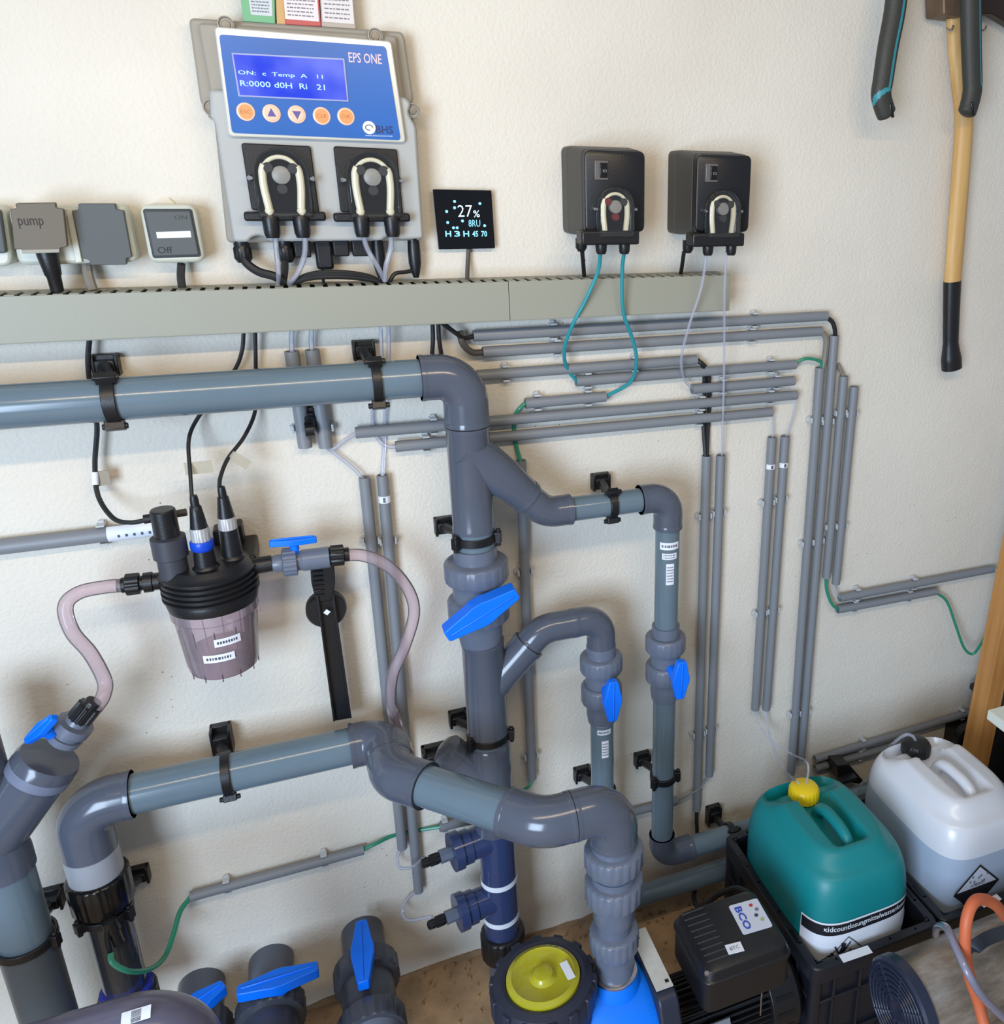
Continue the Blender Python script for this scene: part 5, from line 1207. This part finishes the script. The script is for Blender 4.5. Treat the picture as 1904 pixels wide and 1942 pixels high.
# corrosive diamond on the white canister, on its front
dc = V(1852, 1684, 1); dc = CAM+(dc-CAM)*((gy-.1500-CAM.y)/(dc.y-CAM.y)); s_ = .056
wl = obj('hazard_diamond', MB().prism([dc+Vector((0, 0, s_)), dc+Vector((s_, 0, 0)), dc+Vector((0, 0, -s_)), dc+Vector((-s_, 0, 0))], (0, .0008, 0)), inkb, tw)
s2 = s_*.92
obj('diamond_upper', MB().prism([dc+OUT*.0006+Vector(q) for q in ((0, 0, s2), (s2*.92, 0, .004), (-s2*.92, 0, .004))], (0, .0004, 0)), mat('diamond_pale', (196, 202, 216), .5), wl)
text('marks', 'ATZEND', inkb, wl, dc+OUT*.0014+Vector((-.018, 0, .008)), Xd, Zd, width=.034, height=.006)
mb = MB()
for i in range(9): mb.box(dc+OUT*.0014+Vector((-.02+.005*i, 0, .022+.010*math.sin(i*1.7))), .0035, .0004, .005)
obj('marks', mb, mat('mark_mid', (110, 112, 130), .5), wl)
rim_sticker(1856, 1722, 1902, 1708, cr1, .014) if False else None
a, b = Z(1866, 1722, RZ+.001), Z(1900, 1706, RZ+.001)
o = obj('rim_label', MB().prism([a, b, b+Vector((0, .014, 0)), a+Vector((0, .014, 0))], Zd*.0008), paper, bpy.data.objects['storage_crate.001'])
# suction tubes
cg = Vector(ct1); cw = Vector(ct2)
cable('dosing_tube', [V(1432, 1342, .0135), V(1440, 1375, .03), V(1468, 1410, .08), V(1502, 1430, .14), cg+Vector((.006, .004, .045)), cg+Vector((.004, 0, -.006))], .0022, thin_m, 'left clear tube arching from the stickered conduit to the yellow cap', 'tube')
cable('dosing_tube', [V(1453, 1342, .0135), V(1456, 1380, .03), V(1470, 1425, .08), V(1490, 1462, .15), cg+Vector((-.014, .012, .004)), cg+Vector((-.006, .004, -.004))], .0022, thin_m, 'right clear tube crossing down to the yellow cap', 'tube')
cable('dosing_tube', [cw+Vector((0, 0, -.006)), cw+Vector((-.012, .004, .012)), V(1712, 1396, .20), V(1680, 1424, .15), V(1660, 1462, .12), V(1632, 1488, .10)], .0034, thin_m, 'clear tube arching off the black cap of the white canister', 'tube')

# ---------------------------------------------------------------- valves coming out of the wall
def yc(x, z, v):
    lo, hi = 0.0, 1.2
    for _ in range(40):
        md = (lo+hi)/2; p = pt(x, md, z)-CAM; vv = CY-FPX*p.dot(up)/p.dot(fw)
        if vv < v: lo = md
        else: hi = md
    return lo
def wall_valve(u, v, label, h0, h1, hz, hw_, vn0, vn1, L=.34):
    c = V(u, v-20, 0); z = c.z; x = c.x
    t = thing('ball_valve', pt(x, .2, z-.06), label, 'valve', 'valves on stubs coming out of the wall')
    obj('pipe', MB().tube([pt(x, .0, z), pt(x, .1, z)], .0395, 40), fit_m, t)
    o0 = yc(x, z+.04, vn0)
    dv = mat('pvc_valve_dark', (62, 66, 76), .36, var=.06, vscale=30)
    obj('body', MB().lathe(pt(x, o0-.015, z), OUT, [(0, .041), (.02, .042), (.02, .046), (.19, .046), (.19, .041), (L-.1, .041)], 48), dv, t)
    obj('union_nut', MB().lathe(pt(x, o0, z), OUT, nut_prof(0, .045, .058), 96, (20, .03)), dv, t)
    obj('union_nut', MB().lathe(pt(x, o0+.115, z), OUT, nut_prof(0, .045, .058), 96, (20, .03)), dv, t)
    obj('end_bore', MB().lathe(pt(x, o0+.16, z), OUT, [(0, .05), (.02, .044), (.022, .034), (.01, .03)], 40), val_m, t)
    a, b = Z(h0[0], h0[1], z+hz), Z(h1[0], h1[1], z+hz); mid = (a+b)/2
    handle_part(t, mid, b-a, Zd, (b-a).length, hw_, .020, Vector((mid.x, mid.y, z+.03)))
    return t
wall_valve(687, 1788, 'right valve of the floor level row, blue handle pointing at the wall', (686, 1752), (690, 1870), .070, .040, 1800, 1900)
wall_valve(515, 1842, 'middle valve of the floor level row, blue handle turned crosswise', (450, 1886), (604, 1838), .070, .040, 1872, 1942)
wall_valve(383, 1888, 'left valve of the floor level row, half hidden behind the big elbow', (330, 1935), (426, 1872), .070, .040, 1915, 1950)

# big elbow in the lower left corner
ex, eo = V(335, 1940, .42).x, .42; ez = V(330, 1938, .42).z
t = thing('pipe_run', pt(ex, eo, 0), 'huge grey violet elbow in the bottom left corner with a white sticker', 'pipe')
bigm = mat('pvc_violet', (98, 96, 116), .22, var=.04)
socketed('elbow', bend(pt(ex-.30, eo, ez), pt(ex, eo, ez), pt(ex, eo, ez-.13), .055), .0475, bigm, t)
pipe('pipe', pt(ex, eo, ez-.12), pt(ex, eo, 0), .040, pipe_m, t); pipe('pipe', pt(ex-.6, eo, ez), pt(ex-.29, eo, ez), .040, pipe_m, t)
tape(t, pt(V(258, 1893, eo+.0).x, eo, ez), Xd, .0475, Vector((0, -.45, 1)).normalized(), .17, .032, th0=-.1, lines=1)

# ---------------------------------------------------------------- wooden post, shelf, dark box
wpm = wood_mat('post_wood', (176, 118, 58), (206, 150, 88), (40, 40, 2.5))
pc = V(1861, 1400, .16)
px0 = pc.x; py0 = pc.y
t_ = obj('shelf_post', MB().box(Vector((px0+.0235, py0+.0235, .46))+Vector((math.sin(.042), 0, math.cos(.042)))*.3, .047, .047, 1.5, axes=(Vector((math.cos(.042), 0, -math.sin(.042))), Yd, Vector((math.sin(.042), 0, math.cos(.042))))), wpm, None, .002); label_as(t_, 'orange brown wooden post at the right edge of the photo', 'post')
s0 = Z(1873, 1346, .64)
o = obj('shelf_board', MB().box((s0.x+.26, s0.y-.17, .63), .52, .34, .02), mat('board_white', (214, 220, 208), .4), None, .002); label_as(o, 'white shelf board at the right edge beside the wooden post', 'shelf')
o = thing('storage_box', pt(px0+.22, .2, 0), 'black box in the dark below the white shelf, behind the post', 'box')
obj('body', MB().box(pt(px0+.24, .17, .19), .34, .26, .38), crate_m, o, .008); obj('lid', MB().box(pt(px0+.24, .17, .388), .35, .27, .018), crate_m, o, .005)
o = thing('bracket', V(1832, 1385, .03), 'black wall bracket at the right end of the low conduit', 'bracket')
obj('plate', MB().box(V(1826, 1395, .02), .09, .04, .075), blk, o, .003); obj('cup', MB().lathe(V(1826, 1392, .04), OUT, [(0, .034), (.02, .034), (.022, .026), (.01, .024)], 30), blk, o)
o = thing('bracket', V(1622, 1480, .05), 'black angled bracket between the two canisters at the wall', 'bracket')
obj('plate', MB().prism([V(1588, 1452, .06), V(1610, 1449, .06), V(1645, 1490, .06), V(1590, 1480, .06)], (0, .05, 0)), blk, o, .002); obj('rib', MB().box(V(1608, 1476, .07), .04, .02, .01), blk, o, .001)

# ---------------------------------------------------------------- dusty drum with hoses
dcx = V(1712, 1912, .60); dr_ = .078
t = thing('metal_drum', pt(dcx.x+.2, .60, dcx.z-.08), 'dusty metallic cylinder with a black ribbed end disc at the bottom right', 'cylinder')
def drum_mat():
    m = bpy.data.materials.new('dusty_metal'); m.use_nodes = True; nt = m.node_tree; b = nt.nodes['Principled BSDF']; b.inputs['Roughness'].default_value = .38; b.inputs['Metallic'].default_value = .35
    tc = nt.nodes.new('ShaderNodeTexCoord'); mp = nt.nodes.new('ShaderNodeMapping'); mp.inputs['Scale'].default_value = (7, 22, 22)
    n = nt.nodes.new('ShaderNodeTexNoise'); n.inputs['Scale'].default_value = 1.2; n.inputs['Detail'].default_value = 6; n.inputs['Roughness'].default_value = .65
    r = nt.nodes.new('ShaderNodeValToRGB'); e = r.color_ramp.elements; e[0].position = .3; e[0].color = s2l((92, 84, 78))+(1,); e[1].position = .72; e[1].color = s2l((176, 168, 160))+(1,)
    k = r.color_ramp.elements.new(.5); k.color = s2l((136, 120, 104))+(1,)
    nt.links.new(tc.outputs['Object'], mp.inputs[0]); nt.links.new(mp.outputs[0], n.inputs['Vector']); nt.links.new(n.outputs['Fac'], r.inputs[0]); nt.links.new(r.outputs[0], b.inputs['Base Color'])
    return m
obj('barrel', MB().lathe(dcx+Xd*.008, Xd, [(0, dr_), (.55, dr_)], 72), drum_mat(), t)
disc_m = mat('disc_navy', (40, 46, 64), .3)
mb = MB(); mb.lathe(dcx-Xd*.012, Xd, [(0, .01), (-.002, dr_*.2), (0, dr_*.3), (0, dr_*1.0), (.004, dr_*1.06), (.022, dr_*1.06), (.024, dr_)], 64)
dk = obj('end_disc', mb, disc_m, t)
mb = MB()
for i in range(1, 7):
    r = dr_*(.22+.115*i); mb.tube([dcx-Xd*.0135+Vector((0, math.cos(2*PI*j/48)*r, math.sin(2*PI*j/48)*r)) for j in range(49)], .0019, 6, caps=False)
obj('ridges', mb, disc_m, dk)
mb = MB()
for i in range(8):
    a = 2*PI*i/8; mb.tube([dcx-Xd*.0135+Vector((0, math.cos(a), math.sin(a)))*dr_*.2, dcx-Xd*.0135+Vector((0, math.cos(a), math.sin(a)))*dr_*.96], .0017, 6)
obj('spokes', mb, disc_m, dk)
# carrying strap
hb0 = [dcx+Xd*.155+Vector((0, math.cos(a), math.sin(a)))*(dr_+b) for a, b in ((2.2, .0), (2.0, .016), (1.7, .022), (1.4, .02), (1.1, .0))]
sp_ = cr([V(1838, 1822, .65), V(1846, 1800, .66), V(1868, 1782, .655), V(1905, 1768, .64), V(1930, 1764, .62)], 5)
rings = []
for i, p in enumerate(sp_):
    tg_ = (sp_[min(i+1, len(sp_)-1)]-sp_[max(i-1, 0)]).normalized(); nn = Vector((0, -.5, .86)); sd = tg_.cross(nn).normalized()
    rings.append([p+sd*a+nn*b for a, b in ((-.010, -.004), (.010, -.004), (.010, .004), (-.010, .004))])
obj('carry_handle', MB().loft(rings), mat('strap_navy', (40, 44, 56), .35), t, .0015)
cable('hose', [(1904, 1738, .70), (1890, 1718, .72), (1866, 1706, .73), (1846, 1712, .74), (1833, 1745, .75), (1830, 1800, .76), (1838, 1850, .77), (1855, 1900, .78), (1870, 1960, .80)], .0080, mat('hose_orange', (196, 100, 62), .5), 'orange rubber hose looping over the dusty cylinder', 'hose', n=18)
cable('hose', [(1774, 1772, .62), (1776, 1760, .66), (1786, 1756, .70), (1798, 1764, .73), (1814, 1800, .76), (1838, 1850, .79), (1868, 1895, .80), (1920, 1945, .80)], .0056, clear_mat('grey_clear_hose', (200, 200, 220), .6, .1, (150, 150, 172)), 'greyish clear hose crossing the orange hose on the cylinder', 'hose', n=16)
